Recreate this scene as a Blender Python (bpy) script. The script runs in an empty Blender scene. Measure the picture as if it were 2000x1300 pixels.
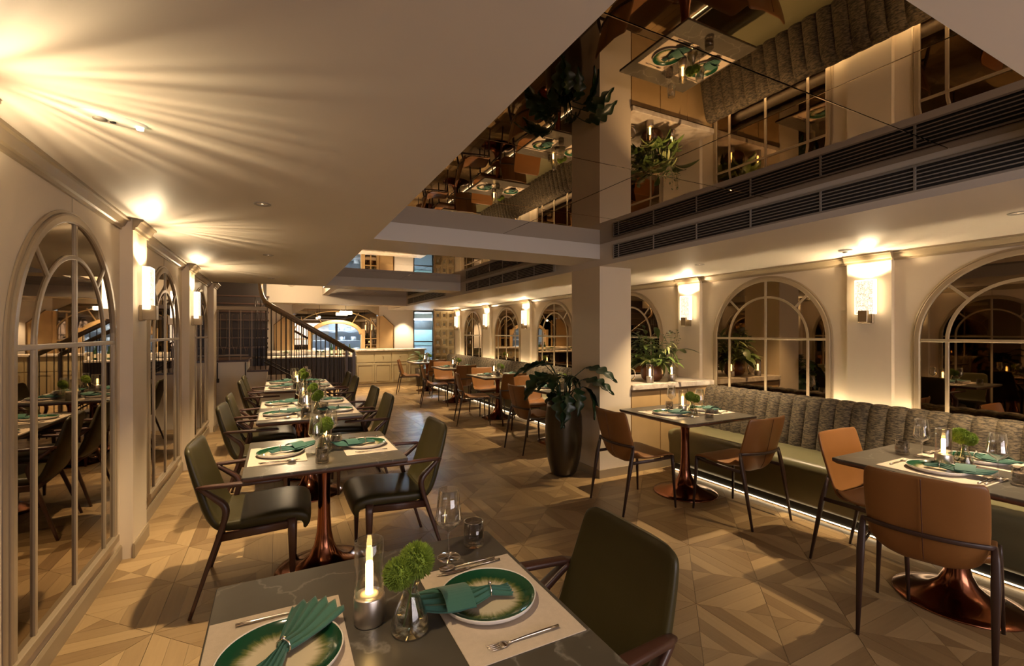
import bpy, math, random
from mathutils import Vector, Matrix
PI = math.pi
SC = bpy.context.scene
COL = SC.collection

# ------------------------------------------------------------------ camera
cam_d = bpy.data.cameras.new('camera')
cam_d.sensor_width = 36.0
cam_d.lens = 900.0 / 2000.0 * 36.0
cam_d.clip_start = 0.02
cam = bpy.data.objects.new('camera', cam_d)
COL.objects.link(cam)
cam.location = (0, 0, 1.5)
cam.rotation_euler = (PI / 2, 0, -math.atan(458 / 900.0))
SC.camera = cam

# ------------------------------------------------------------------ world / exposure
w = bpy.data.worlds.new('world')
SC.world = w
w.use_nodes = True
# dusk sky, seen only through the window behind the camera
w.node_tree.nodes['Background'].inputs[0].default_value = (0.98, 0.86, 0.88, 1)
w.node_tree.nodes['Background'].inputs[1].default_value = 4.2
SC.view_settings.view_transform = 'Standard'
SC.view_settings.look = 'None'
SC.view_settings.gamma = 1.0
SC.view_settings.use_curve_mapping = False
SC.view_settings.exposure = 1.3
SC.cycles.max_bounces = 10
SC.cycles.diffuse_bounces = 5
SC.cycles.glossy_bounces = 6
SC.cycles.transparent_max_bounces = 24
SC.cycles.caustics_reflective = False
SC.cycles.caustics_refractive = False
SC.cycles.sample_clamp_indirect = 4.0

WARM = (1.0, 0.745, 0.455)
P_DOWN = 95.0        # recessed downlights
P_SCONCE = 13.0       # upward light of each sconce
E_SCONCE = 1.7       # glowing glass of the sconce
E_LED = 3.5          # strips under the banquettes
E_COVE = 55.0        # strips behind the banquettes
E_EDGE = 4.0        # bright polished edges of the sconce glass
E_CANDLE = 12.0

# ------------------------------------------------------------------ materials
MATS = {}
def nm(name):
    m = bpy.data.materials.new(name)
    m.use_nodes = True
    nt = m.node_tree
    b = nt.nodes['Principled BSDF']
    MATS[name] = m
    return m, nt, b
def N(nt, t, **kw):
    n = nt.nodes.new(t)
    for k, v in kw.items():
        if k in n.inputs: n.inputs[k].default_value = v
        else: setattr(n, k, v)
    return n
def simple(name, col, rough=0.5, metal=0.0, spec=0.5, noise=0.0, nscale=8.0, bump=0.0, bscale=200.0, coat=0.0, sheen=0.0):
    m, nt, b = nm(name)
    b.inputs['Base Color'].default_value = (*col, 1)
    b.inputs['Roughness'].default_value = rough
    b.inputs['Metallic'].default_value = metal
    b.inputs['Specular IOR Level'].default_value = spec
    b.inputs['Coat Weight'].default_value = coat
    if sheen: b.inputs['Sheen Weight'].default_value = sheen
    tc = N(nt, 'ShaderNodeTexCoord')
    if noise:
        n = N(nt, 'ShaderNodeTexNoise', Scale=nscale, Detail=5.0)
        nt.links.new(tc.outputs['Object'], n.inputs['Vector'])
        mx = N(nt, 'ShaderNodeMix', data_type='RGBA')
        mx.inputs[6].default_value = (*[c * (1 - noise) for c in col], 1)
        mx.inputs[7].default_value = (*[min(1, c * (1 + noise)) for c in col], 1)
        nt.links.new(n.outputs['Fac'], mx.inputs[0])
        nt.links.new(mx.outputs[2], b.inputs['Base Color'])
    if bump:
        n2 = N(nt, 'ShaderNodeTexNoise', Scale=bscale, Detail=3.0)
        nt.links.new(tc.outputs['Object'], n2.inputs['Vector'])
        bp = N(nt, 'ShaderNodeBump', Strength=bump, Distance=0.002)
        nt.links.new(n2.outputs['Fac'], bp.inputs['Height'])
        nt.links.new(bp.outputs['Normal'], b.inputs['Normal'])
    return m
def emit(name, col, strength):
    m, nt, b = nm(name)
    b.inputs['Base Color'].default_value = (*col, 1)
    b.inputs['Emission Color'].default_value = (*col, 1)
    b.inputs['Emission Strength'].default_value = strength
    return m
def thin_glass(name, tint, ior=1.45, rough=0.0, gcol=(1, 1, 1), pw_=2.4):
    m = bpy.data.materials.new(name); m.use_nodes = True
    nt = m.node_tree
    nt.nodes.remove(nt.nodes['Principled BSDF'])
    out = nt.nodes['Material Output']
    tr = N(nt, 'ShaderNodeBsdfTransparent'); tr.inputs['Color'].default_value = (*tint, 1)
    gl = N(nt, 'ShaderNodeBsdfGlossy', Roughness=rough); gl.inputs['Color'].default_value = (*gcol, 1)
    lw = N(nt, 'ShaderNodeLayerWeight', Blend=0.5)
    pw = N(nt, 'ShaderNodeMath', operation='POWER'); pw.inputs[1].default_value = pw_
    nt.links.new(lw.outputs['Facing'], pw.inputs[0])
    fr = N(nt, 'ShaderNodeMath', operation='MULTIPLY_ADD'); fr.inputs[1].default_value = 0.80; fr.inputs[2].default_value = ((ior - 1) / (ior + 1)) ** 2
    nt.links.new(pw.outputs[0], fr.inputs[0])
    mx = N(nt, 'ShaderNodeMixShader')
    nt.links.new(fr.outputs[0], mx.inputs[0]); nt.links.new(tr.outputs[0], mx.inputs[1]); nt.links.new(gl.outputs[0], mx.inputs[2])
    nt.links.new(mx.outputs[0], out.inputs['Surface'])
    MATS[name] = m
    return m

simple('wall_paint', (0.65, 0.55, 0.405), 0.55, spec=0.3, noise=0.03, nscale=3, bump=0.05, bscale=300)
simple('ceiling_paint', (0.62, 0.55, 0.46), 0.5, noise=0.02, nscale=2, spec=0.25)
simple('white_paint', (0.70, 0.64, 0.56), 0.6)
simple('trim_taupe', (0.30, 0.23, 0.14), 0.35, noise=0.08, nscale=6)
simple('frame_champagne', (0.36, 0.28, 0.18), 0.35, metal=0.25)
simple('grout', (0.10, 0.07, 0.045), 0.7)
simple('copper', (0.27, 0.105, 0.058), 0.17, metal=1.0)
simple('top_edge', (0.10, 0.045, 0.028), 0.35)
simple('green_leather', (0.042, 0.034, 0.012), 0.36, noise=0.15, nscale=5, bump=0.15, bscale=350, spec=0.22)
simple('bench_leather', (0.135, 0.122, 0.062), 0.36, noise=0.10, nscale=3, bump=0.12, bscale=300)
simple('tan_leather', (0.20, 0.082, 0.020), 0.42, noise=0.10, nscale=5, bump=0.12, bscale=350)
simple('tan_seam', (0.075, 0.024, 0.010), 0.5)
simple('walnut', (0.055, 0.022, 0.013), 0.38, noise=0.25, nscale=14)
simple('leg_dark', (0.035, 0.016, 0.011), 0.40)
simple('placemat', (0.50, 0.41, 0.31), 0.8, noise=0.12, nscale=60, bump=0.5, bscale=500)
simple('napkin', (0.018, 0.088, 0.060), 0.75, noise=0.10, nscale=30, bump=0.3, bscale=700, sheen=0.2)
simple('steel', (0.72, 0.66, 0.60), 0.18, metal=1.0)
simple('lamp_metal', (0.55, 0.50, 0.45), 0.34, metal=1.0)
simple('moss', (0.150, 0.215, 0.016), 0.8, noise=0.45, nscale=25)
simple('stem', (0.10, 0.16, 0.03), 0.6)
simple('leaf_dark', (0.014, 0.034, 0.011), 0.34, noise=0.4, nscale=9)
simple('leaf_mid', (0.075, 0.110, 0.022), 0.42, noise=0.4, nscale=12)
simple('leaf_pale', (0.190, 0.205, 0.070), 0.5, noise=0.3, nscale=15)
simple('soil', (0.03, 0.02, 0.012), 0.9, noise=0.4, nscale=40)
simple('pot_bronze', (0.060, 0.044, 0.022), 0.30, metal=0.6, noise=0.15, nscale=3)
simple('basket', (0.10, 0.034, 0.011), 0.35, noise=0.5, nscale=45, bump=1.0, bscale=70)
simple('bracket', (0.33, 0.25, 0.15), 0.35, metal=0.9)
simple('grille_paint', (0.30, 0.26, 0.21), 0.45)
simple('grille_dark', (0.012, 0.010, 0.008), 0.8)
simple('counter_paint', (0.40, 0.33, 0.19), 0.5, noise=0.05, nscale=4)
simple('oak', (0.47, 0.31, 0.14), 0.5, noise=0.12, nscale=6)
simple('oak_dark', (0.20, 0.12, 0.05), 0.5, noise=0.2, nscale=6)
simple('dark_wood', (0.014, 0.007, 0.004), 0.42, noise=0.3, nscale=6)
simple('stair_tread', (0.050, 0.024, 0.014), 0.32, noise=0.3, nscale=6)
simple('iron', (0.030, 0.020, 0.014), 0.45, metal=0.3)
simple('iron_lit', (0.16, 0.12, 0.08), 0.4, metal=0.4)  # lit copy of iron: light on the landing railing put into its colour
simple('handrail_wood', (0.15, 0.092, 0.040), 0.35, noise=0.2, nscale=9)
simple('lattice', (0.27, 0.20, 0.10), 0.5, noise=0.1, nscale=8)
simple('stainless', (0.55, 0.60, 0.64), 0.35, metal=0.3)
simple('kitchen_tile', (0.62, 0.72, 0.82), 0.35)
simple('blue_wall', (0.21, 0.25, 0.28), 0.5)
simple('teal_wall', (0.15, 0.21, 0.20), 0.5)
simple('black', (0.008, 0.007, 0.006), 0.5)
simple('bottle_green', (0.02, 0.05, 0.02), 0.12)
simple('bottle_amber', (0.14, 0.05, 0.01), 0.12)
simple('cream_wax', (0.75, 0.66, 0.48), 0.5)
simple('white_plastic', (0.62, 0.58, 0.52), 0.4)
thin_glass('glass', (0.93, 0.93, 0.925), 1.75, 0.02, pw_=1.7)
thin_glass('lamp_glass', (0.93, 0.92, 0.90), 1.5)
thin_glass('vase_glass', (0.87, 0.86, 0.81), 1.5)
thin_glass('smoke_glass', (0.70, 0.68, 0.66), 1.55)
thin_glass('water', (0.86, 0.86, 0.82), 1.33)
thin_glass('door_glass', (0.80, 0.88, 0.92), 1.3)
emit('led', (1.0, 0.74, 0.42), E_LED)
emit('cove_led', (1.0, 0.78, 0.48), E_COVE)
emit('candle_glow', (1.0, 0.60, 0.20), E_CANDLE)
emit('downlight_glow', (1.0, 0.78, 0.50), 0.8)
emit('green_led', (0.75, 1.0, 0.6), 6.0)
emit('tube_cool', (0.78, 0.89, 1.0), 75.0)
emit('tube_warm', (1.0, 0.85, 0.62), 8.0)

def mirror(name, col, rough):
    m, nt, b = nm(name)
    b.inputs['Base Color'].default_value = (*col, 1)
    b.inputs['Metallic'].default_value = 1.0
    b.inputs['Roughness'].default_value = rough
mirror('bronze_mirror', (0.30, 0.235, 0.16), 0.015)
mirror('ceiling_mirror', (0.36, 0.275, 0.185), 0.012)

def fabric():
    m, nt, b = nm('bench_fabric')
    tc = N(nt, 'ShaderNodeTexCoord')
    mp = N(nt, 'ShaderNodeMapping'); mp.inputs['Scale'].default_value = (17, 17, 75)
    oi = N(nt, 'ShaderNodeObjectInfo')
    ad = N(nt, 'ShaderNodeVectorMath', operation='ADD'); nt.links.new(tc.outputs['Object'], ad.inputs[0]); nt.links.new(oi.outputs['Location'], ad.inputs[1])
    nt.links.new(ad.outputs[0], mp.inputs['Vector'])
    n = N(nt, 'ShaderNodeTexNoise', Scale=1.6, Detail=6.0, Roughness=0.7)
    nt.links.new(mp.outputs[0], n.inputs['Vector'])
    r = N(nt, 'ShaderNodeValToRGB')
    r.color_ramp.elements[0].position = 0.42; r.color_ramp.elements[0].color = (0.018, 0.013, 0.007, 1)
    r.color_ramp.elements[1].position = 0.60; r.color_ramp.elements[1].color = (0.125, 0.093, 0.053, 1)
    nt.links.new(n.outputs['Fac'], r.inputs[0]); nt.links.new(r.outputs[0], b.inputs['Base Color'])
    bp = N(nt, 'ShaderNodeBump', Strength=0.5, Distance=0.003)
    nt.links.new(n.outputs['Fac'], bp.inputs['Height']); nt.links.new(bp.outputs[0], b.inputs['Normal'])
    b.inputs['Roughness'].default_value = 0.85
fabric()

def marble():
    m, nt, b = nm('marble')
    tc = N(nt, 'ShaderNodeTexCoord')
    n0 = N(nt, 'ShaderNodeTexNoise', Scale=3.0, Detail=6.0)
    nt.links.new(tc.outputs['Object'], n0.inputs['Vector'])
    mxv = N(nt, 'ShaderNodeMix', data_type='VECTOR'); mxv.inputs[0].default_value = 0.42
    nt.links.new(tc.outputs['Object'], mxv.inputs[4]); nt.links.new(n0.outputs['Color'], mxv.inputs[5])
    v = N(nt, 'ShaderNodeTexVoronoi', Scale=4.2, feature='DISTANCE_TO_EDGE')
    nt.links.new(mxv.outputs[1], v.inputs['Vector'])
    r = N(nt, 'ShaderNodeValToRGB')
    r.color_ramp.elements[0].position = 0.0; r.color_ramp.elements[0].color = (0.55, 0.55, 0.55, 1)
    r.color_ramp.elements[1].position = 0.022; r.color_ramp.elements[1].color = (0, 0, 0, 1)
    nt.links.new(v.outputs['Distance'], r.inputs[0])
    n1 = N(nt, 'ShaderNodeTexNoise', Scale=7.0, Detail=8.0)
    nt.links.new(tc.outputs['Object'], n1.inputs['Vector'])
    base = N(nt, 'ShaderNodeMix', data_type='RGBA')
    base.inputs[6].default_value = (0.036, 0.030, 0.022, 1); base.inputs[7].default_value = (0.095, 0.082, 0.062, 1)
    nt.links.new(n1.outputs['Fac'], base.inputs[0])
    mx = N(nt, 'ShaderNodeMix', data_type='RGBA'); mx.inputs[7].default_value = (0.36, 0.33, 0.28, 1)
    ml = N(nt, 'ShaderNodeMath', operation='MULTIPLY')
    nt.links.new(r.outputs[0], ml.inputs[0]); nt.links.new(n0.outputs['Fac'], ml.inputs[1])
    nt.links.new(ml.outputs[0], mx.inputs[0]); nt.links.new(base.outputs[2], mx.inputs[6])
    nt.links.new(mx.outputs[2], b.inputs['Base Color'])
    b.inputs['Roughness'].default_value = 0.30
marble()

def stone():
    m, nt, b = nm('white_stone')
    tc = N(nt, 'ShaderNodeTexCoord')
    n = N(nt, 'ShaderNodeTexNoise', Scale=5.0, Detail=8.0, Distortion=1.5)
    nt.links.new(tc.outputs['Object'], n.inputs['Vector'])
    r = N(nt, 'ShaderNodeValToRGB')
    r.color_ramp.elements[0].position = 0.35; r.color_ramp.elements[0].color = (0.38, 0.31, 0.24, 1)
    r.color_ramp.elements[1].position = 0.6; r.color_ramp.elements[1].color = (0.66, 0.59, 0.50, 1)
    nt.links.new(n.outputs['Fac'], r.inputs[0]); nt.links.new(r.outputs[0], b.inputs['Base Color'])
    b.inputs['Roughness'].default_value = 0.3
stone()

def floor_mat():
    m, nt, b = nm('floor_wood')
    at = N(nt, 'ShaderNodeAttribute', attribute_name='tone')
    uv = N(nt, 'ShaderNodeUVMap')
    oi = N(nt, 'ShaderNodeObjectInfo')
    mp = N(nt, 'ShaderNodeMapping'); mp.inputs['Scale'].default_value = (4, 55, 1)
    ad = N(nt, 'ShaderNodeVectorMath', operation='ADD')
    nt.links.new(uv.outputs[0], ad.inputs[0])
    cb = N(nt, 'ShaderNodeCombineXYZ'); ml0 = N(nt, 'ShaderNodeMath', operation='MULTIPLY'); ml0.inputs[1].default_value = 37.0
    nt.links.new(oi.outputs['Random'], ml0.inputs[0]); nt.links.new(ml0.outputs[0], cb.inputs[0]); nt.links.new(ml0.outputs[0], cb.inputs[1])
    nt.links.new(cb.outputs[0], ad.inputs[1]); nt.links.new(ad.outputs[0], mp.inputs['Vector'])
    n = N(nt, 'ShaderNodeTexNoise', Scale=1.0, Detail=5.0)
    nt.links.new(mp.outputs[0], n.inputs['Vector'])
    m1 = N(nt, 'ShaderNodeMath', operation='MULTIPLY_ADD'); m1.inputs[1].default_value = 0.35
    nt.links.new(n.outputs['Fac'], m1.inputs[0]); nt.links.new(at.outputs['Fac'], m1.inputs[2])
    r = N(nt, 'ShaderNodeValToRGB')
    r.color_ramp.elements[0].position = 0.05; r.color_ramp.elements[0].color = (0.160, 0.092, 0.036, 1)
    r.color_ramp.elements[1].position = 1.15 if False else 1.0; r.color_ramp.elements[1].color = (0.43, 0.295, 0.140, 1)
    nt.links.new(m1.outputs[0], r.inputs[0]); nt.links.new(r.outputs[0], b.inputs['Base Color'])
    b.inputs['Roughness'].default_value = 0.36
    bp = N(nt, 'ShaderNodeBump', Strength=0.08, Distance=0.002)
    nt.links.new(n.outputs['Fac'], bp.inputs['Height']); nt.links.new(bp.outputs[0], b.inputs['Normal'])
floor_mat()

def glaze():
    m, nt, b = nm('plate_glaze')
    tc = N(nt, 'ShaderNodeTexCoord')
    sep = N(nt, 'ShaderNodeSeparateXYZ'); nt.links.new(tc.outputs['Object'], sep.inputs[0])
    cb = N(nt, 'ShaderNodeCombineXYZ'); nt.links.new(sep.outputs[0], cb.inputs[0]); nt.links.new(sep.outputs[1], cb.inputs[1])
    ln = N(nt, 'ShaderNodeVectorMath', operation='LENGTH'); nt.links.new(cb.outputs[0], ln.inputs[0])
    nz = N(nt, 'ShaderNodeVectorMath', operation='NORMALIZE'); nt.links.new(cb.outputs[0], nz.inputs[0])
    n = N(nt, 'ShaderNodeTexNoise', Scale=9.0, Detail=6.0, Roughness=0.7); nt.links.new(nz.outputs[0], n.inputs['Vector'])
    n2 = N(nt, 'ShaderNodeTexNoise', Scale=70.0, Detail=3.0); nt.links.new(tc.outputs['Object'], n2.inputs['Vector'])
    a = N(nt, 'ShaderNodeMath', operation='MULTIPLY_ADD'); a.inputs[1].default_value = 0.040; nt.links.new(n.outputs['Fac'], a.inputs[0]); nt.links.new(ln.outputs['Value'], a.inputs[2])
    a2 = N(nt, 'ShaderNodeMath', operation='MULTIPLY_ADD'); a2.inputs[1].default_value = 0.010; nt.links.new(n2.outputs['Fac'], a2.inputs[0]); nt.links.new(a.outputs[0], a2.inputs[2])
    r = N(nt, 'ShaderNodeValToRGB')
    e = r.color_ramp.elements
    e[0].position = 0.095; e[0].color = (0.52, 0.45, 0.32, 1)
    e[1].position = 0.117; e[1].color = (0.10, 0.12, 0.035, 1)
    x = e.new(0.130); x.color = (0.008, 0.048, 0.022, 1)
    nt.links.new(a2.outputs[0], r.inputs[0]); nt.links.new(r.outputs[0], b.inputs['Base Color'])
    b.inputs['Roughness'].default_value = 0.12
    simple('plate_rim', (0.62, 0.58, 0.53), 0.25)
glaze()

def sconce_glass():
    m, nt, b = nm('sconce_glass')
    tc = N(nt, 'ShaderNodeTexCoord')
    v = N(nt, 'ShaderNodeTexVoronoi', Scale=95.0); nt.links.new(tc.outputs['Object'], v.inputs['Vector'])
    n = N(nt, 'ShaderNodeTexNoise', Scale=40.0, Detail=4.0); nt.links.new(tc.outputs['Object'], n.inputs['Vector'])
    mu = N(nt, 'ShaderNodeMath', operation='MULTIPLY'); nt.links.new(v.outputs['Distance'], mu.inputs[0]); nt.links.new(n.outputs['Fac'], mu.inputs[1])
    r = N(nt, 'ShaderNodeMapRange'); r.inputs['From Min'].default_value = 0.05; r.inputs['From Max'].default_value = 0.42
    r.inputs['To Min'].default_value = E_SCONCE * 0.10; r.inputs['To Max'].default_value = E_SCONCE * 0.50
    nt.links.new(mu.outputs[0], r.inputs['Value'])
    nt.links.new(r.outputs[0], b.inputs['Emission Strength'])
    b.inputs['Emission Color'].default_value = (1.0, 0.80, 0.54, 1)
    b.inputs['Base Color'].default_value = (0.25, 0.22, 0.18, 1)
    b.inputs['Roughness'].default_value = 0.1
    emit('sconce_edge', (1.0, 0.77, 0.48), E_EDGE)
sconce_glass()

# ------------------------------------------------------------------ mesh helpers
class MB:
    def __init__(s): s.v = []; s.f = []; s.sm = []
    def add(s, vs, fs, smooth=False):
        o = len(s.v); s.v += [tuple(p) for p in vs]
        for f in fs: s.f.append(tuple(i + o for i in f)); s.sm.append(smooth)
        return s
    def box(s, x0, x1, y0, y1, z0, z1):
        vs = [(x0,y0,z0),(x1,y0,z0),(x1,y1,z0),(x0,y1,z0),(x0,y0,z1),(x1,y0,z1),(x1,y1,z1),(x0,y1,z1)]
        return s.add(vs, [(3,2,1,0),(4,5,6,7),(0,1,5,4),(1,2,6,5),(2,3,7,6),(3,0,4,7)])
    def bbox(s, x0, x1, y0, y1, z0, z1, b=0.004):
        # box with chamfered edges
        vs = []
        X, Y, Z = (x0, x1), (y0, y1), (z0, z1)
        idx = {}
        for i in (0, 1):
            for j in (0, 1):
                for k in (0, 1):
                    sx, sy, sz = (1 if i == 0 else -1), (1 if j == 0 else -1), (1 if k == 0 else -1)
                    for a, p in (('x', (X[i], Y[j] + sy * b, Z[k] + sz * b)), ('y', (X[i] + sx * b, Y[j], Z[k] + sz * b)), ('z', (X[i] + sx * b, Y[j] + sy * b, Z[k]))):
                        idx[(i, j, k, a)] = len(vs); vs.append(p)
        c = Vector(((x0+x1)/2, (y0+y1)/2, (z0+z1)/2)); fs = []
        def q(l):
            p = [Vector(vs[t]) for t in l]; n = (p[1]-p[0]).cross(p[2]-p[0]); m = sum(p, Vector())/len(p)
            fs.append(tuple(l) if n.dot(m - c) > 0 else tuple(reversed(l)))
        for i in (0, 1):
            q([idx[(i,0,0,'x')], idx[(i,1,0,'x')], idx[(i,1,1,'x')], idx[(i,0,1,'x')]])
            q([idx[(0,i,0,'y')], idx[(1,i,0,'y')], idx[(1,i,1,'y')], idx[(0,i,1,'y')]])
            q([idx[(0,0,i,'z')], idx[(1,0,i,'z')], idx[(1,1,i,'z')], idx[(0,1,i,'z')]])
            for j in (0, 1):
                q([idx[(0,i,j,'y')], idx[(1,i,j,'y')], idx[(1,i,j,'z')], idx[(0,i,j,'z')]])
                q([idx[(i,0,j,'x')], idx[(i,1,j,'x')], idx[(i,1,j,'z')], idx[(i,0,j,'z')]])
                q([idx[(i,j,0,'x')], idx[(i,j,1,'x')], idx[(i,j,1,'y')], idx[(i,j,0,'y')]])
                for k in (0, 1): q([idx[(i,j,k,'x')], idx[(i,j,k,'y')], idx[(i,j,k,'z')]])
        return s.add(vs, fs)
    def lathe(s, prof, n=24, cx=0, cy=0, cz=0, close=False):
        # prof: list of (r, z); counter-clockwise outside
        vs = []; fs = []
        for r, z in prof:
            for k in range(n):
                a = 2 * PI * k / n
                vs.append((cx + r * math.cos(a), cy + r * math.sin(a), cz + z))
        m = len(prof)
        for i in range(m - 1 if not close else m):
            j = (i + 1) % m
            for k in range(n):
                l = (k + 1) % n
                fs.append((i*n+k, i*n+l, j*n+l, j*n+k))
        s.add(vs, fs, True)
        return s
    def sweep(s, path, rad, up=(0, 0, 1), n=8, ex=2.0, caps=True, smooth=True):
        P = [Vector(p) for p in path]; up = Vector(up); m = len(P)
        if not isinstance(rad, list): rad = [rad] * m
        vs = []; fs = []
        prev = None
        for i in range(m):
            t = (P[min(i+1, m-1)] - P[max(i-1, 0)]).normalized()
            sd = up.cross(t)
            if sd.length < 1e-4: sd = prev if prev is not None else Vector((1, 0, 0)).cross(t)
            sd.normalize(); prev = sd
            nn = t.cross(sd)
            ra, rb = rad[i] if isinstance(rad[i], tuple) else (rad[i], rad[i])
            for k in range(n):
                a = 2 * PI * (k + 0.5) / n
                c, d = math.cos(a), math.sin(a)
                c = math.copysign(abs(c) ** (2 / ex), c); d = math.copysign(abs(d) ** (2 / ex), d)
                vs.append(P[i] + sd * (c * ra) + nn * (d * rb))
        for i in range(m - 1):
            for k in range(n):
                l = (k + 1) % n
                fs.append((i*n+k, i*n+l, (i+1)*n+l, (i+1)*n+k))
        if caps:
            fs.append(tuple(range(n - 1, -1, -1))); fs.append(tuple((m-1)*n + k for k in range(n)))
        return s.add(vs, fs, smooth)
    def prism(s, poly, axis, a0, a1):
        # polygon extruded along axis: 'x' poly=(y,z); 'y' poly=(x,z); 'z' poly=(x,y)
        def mk(p, a):
            return (a, p[0], p[1]) if axis == 'x' else (p[0], a, p[1]) if axis == 'y' else (p[0], p[1], a)
        n = len(poly)
        vs = [mk(p, a0) for p in poly] + [mk(p, a1) for p in poly]
        fs = [tuple(range(n)), tuple(range(2*n-1, n-1, -1))] + [(k, n + k, n + (k+1) % n, (k+1) % n) for k in range(n)]
        area = sum(poly[k][0]*poly[(k+1) % n][1] - poly[(k+1) % n][0]*poly[k][1] for k in range(n))
        flip = (area > 0) != (axis == 'y')
        if a1 < a0: flip = not flip
        if flip: fs = [tuple(reversed(f)) for f in fs]
        return s.add(vs, fs)
    def mesh(s, name='m'):
        me = bpy.data.meshes.new(name)
        me.from_pydata(s.v, [], s.f)
        me.polygons.foreach_set('use_smooth', s.sm)
        me.update()
        return me

def obj(name, mb, mat, parent=None, loc=None, rot=None, kind=None):
    me = mb.mesh(name) if isinstance(mb, MB) else mb
    if not me.materials: me.materials.append(MATS[mat])
    o = bpy.data.objects.new(name, me); COL.objects.link(o)
    if parent is not None: o.parent = parent
    if loc: o.location = loc
    if rot: o.rotation_euler = rot
    if kind: o['kind'] = kind
    return o
def tag(o, label, cat, group=None, kind=None):
    o['label'] = label; o['category'] = cat
    if group: o['group'] = group
    if kind: o['kind'] = kind
    return o
def thing(name, label, cat, loc=(0, 0, 0), rotz=0.0, group=None, kind=None):
    o = bpy.data.objects.new(name, None); COL.objects.link(o)
    o.empty_display_size = 0.1
    o.location = loc; o.rotation_euler = (0, 0, rotz)
    return tag(o, label, cat, group, kind)
def dup(root, loc, rotz, label, group=None):
    def rec(o, par):
        c = o.copy(); COL.objects.link(c); c.parent = par
        for ch in o.children: rec(ch, c)
        return c
    r = rec(root, None)
    r.location = loc; r.rotation_euler = (0, 0, rotz); r['label'] = label
    if group: r['group'] = group
    return r
class Proto:
    """first use moves the prototype itself, later uses copy it with its parts"""
    def __init__(s, make): s.make = make; s.root = None
    def __call__(s, loc, rotz, label, group=None):
        if s.root is None:
            s.root = s.make(); r = s.root
            r.location = loc; r.rotation_euler = (0, 0, rotz); r['label'] = label
            if group: r['group'] = group
            return r
        return dup(s.root, loc, rotz, label, group)
def struct(name, mb, mat, label, cat, parent=None):
    o = obj(name, mb, mat, parent)
    return tag(o, label, cat, kind='structure')
def spot(name, parent, loc, power, size, blend, col=WARM, radius=0.03, rot=(0, 0, 0)):
    l = bpy.data.lights.new(name, 'SPOT'); l.energy = power; l.spot_size = size; l.spot_blend = blend
    l.color = col; l.shadow_soft_size = radius
    o = bpy.data.objects.new(name, l); COL.objects.link(o); o.location = loc; o.rotation_euler = rot
    if parent: o.parent = parent
    return o

LW, RW = -0.93, 4.66
YN, YF = -2.2, 14.0
ZL, ZR, ZM = 2.26, 2.19, 2.41       # left ceiling, right soffit, mirror
XA, XB = 0.69, 2.96                 # edges of the mirrored trays

# ------------------------------------------------------------------ floor with tiles
fl = struct('floor', MB().box(LW - 2.2, RW + 1.0, YN - 0.3, 17.0, -0.12, -0.006), 'grout', 'wood-look tile floor of the whole dining room', 'floor')
random.seed(7)
TS = 0.525
def tile_mesh(seed):
    rnd = random.Random(seed)
    h = TS / 2 - 0.0012
    mb = MB(); tones = []; uvs = []
    for q in range(4):
        ca, sa = [(1, 0), (0, 1), (-1, 0), (0, -1)][q]
        rot = lambda x, y: (x * ca - y * sa, x * sa + y * ca)
        nb = 3
        base = rnd.uniform(-0.08, 0.08)
        for k in range(nb):
            a0, a1 = h * (1 - k / nb), h * (1 - (k + 1) / nb)     # distance from centre of outer / inner edge
            g = 0.0010
            poly = [(a0, -a0 + g), (a0, a0 - g), (a1 + g, a1 - g), (a1 + g, -a1 + g)] if k < nb - 1 else [(a0, -a0 + g), (a0, a0 - g), (g, 0)]
            tone = base + rnd.choice([0.08, 0.2, 0.34, 0.5, 0.62])
            n = len(poly); o = len(mb.v)
            top = [rot(*p) for p in poly]
            for p in top: mb.v.append((p[0], p[1], 0.0))
            for p in top: mb.v.append((p[0], p[1], -0.008))
            fs = [tuple(o + i for i in range(n))] + [(o + i, o + n + i, o + n + (i + 1) % n, o + (i + 1) % n) for i in range(n)]
            for f in fs: mb.f.append(f); mb.sm.append(False); tones.append(tone); uvs.append((q, k))
    me = mb.mesh('tile')
    at = me.attributes.new('tone', 'FLOAT', 'FACE'); at.data.foreach_set('value', tones)
    uv = me.uv_layers.new(name='UVMap')
    for p in me.polygons:
        q = uvs[p.index][0]
        ca, sa = [(1, 0), (0, 1), (-1, 0), (0, -1)][q]
        for li in p.loop_indices:
            v = me.vertices[me.loops[li].vertex_index].co
            x, y = v.x * ca + v.y * sa, -v.x * sa + v.y * ca
            uv.data[li].uv = (y + q * 3.1 + uvs[p.index][1] * 1.7, x)
    me.materials.append(MATS['floor_wood'])
    return me
tms = [tile_mesh(100 + i) for i in range(9)]
th = math.atan(458 / 900.0)
cells = []
for i in range(-7, 7):
    for j in range(-6, 26):
        cx, cy = 2.07 + TS * (i + 0.5), 1.29 + TS * (j + 0.5)
        if cx < LW - 0.3 or cx > RW + 0.1 or cy > YF + 0.2: continue
        zc = math.sin(th) * cx + math.cos(th) * cy; xc = math.cos(th) * cx - math.sin(th) * cy
        vis = zc > 1.7 and abs(xc / max(zc, 0.01)) < 1.35 and cx < 4.1 and cy < 12.6
        cells.append((0 if vis else 1, cy, cx))
cells.sort()
rest = []
for n_, (nv, cy, cx) in enumerate(cells):
    if nv == 0 and n_ < 298: obj('floor_tile', random.choice(tms), None, fl, (cx, cy, 0), (0, 0, random.randrange(4) * PI / 2))
    else: rest.append((cx, cy))
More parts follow.
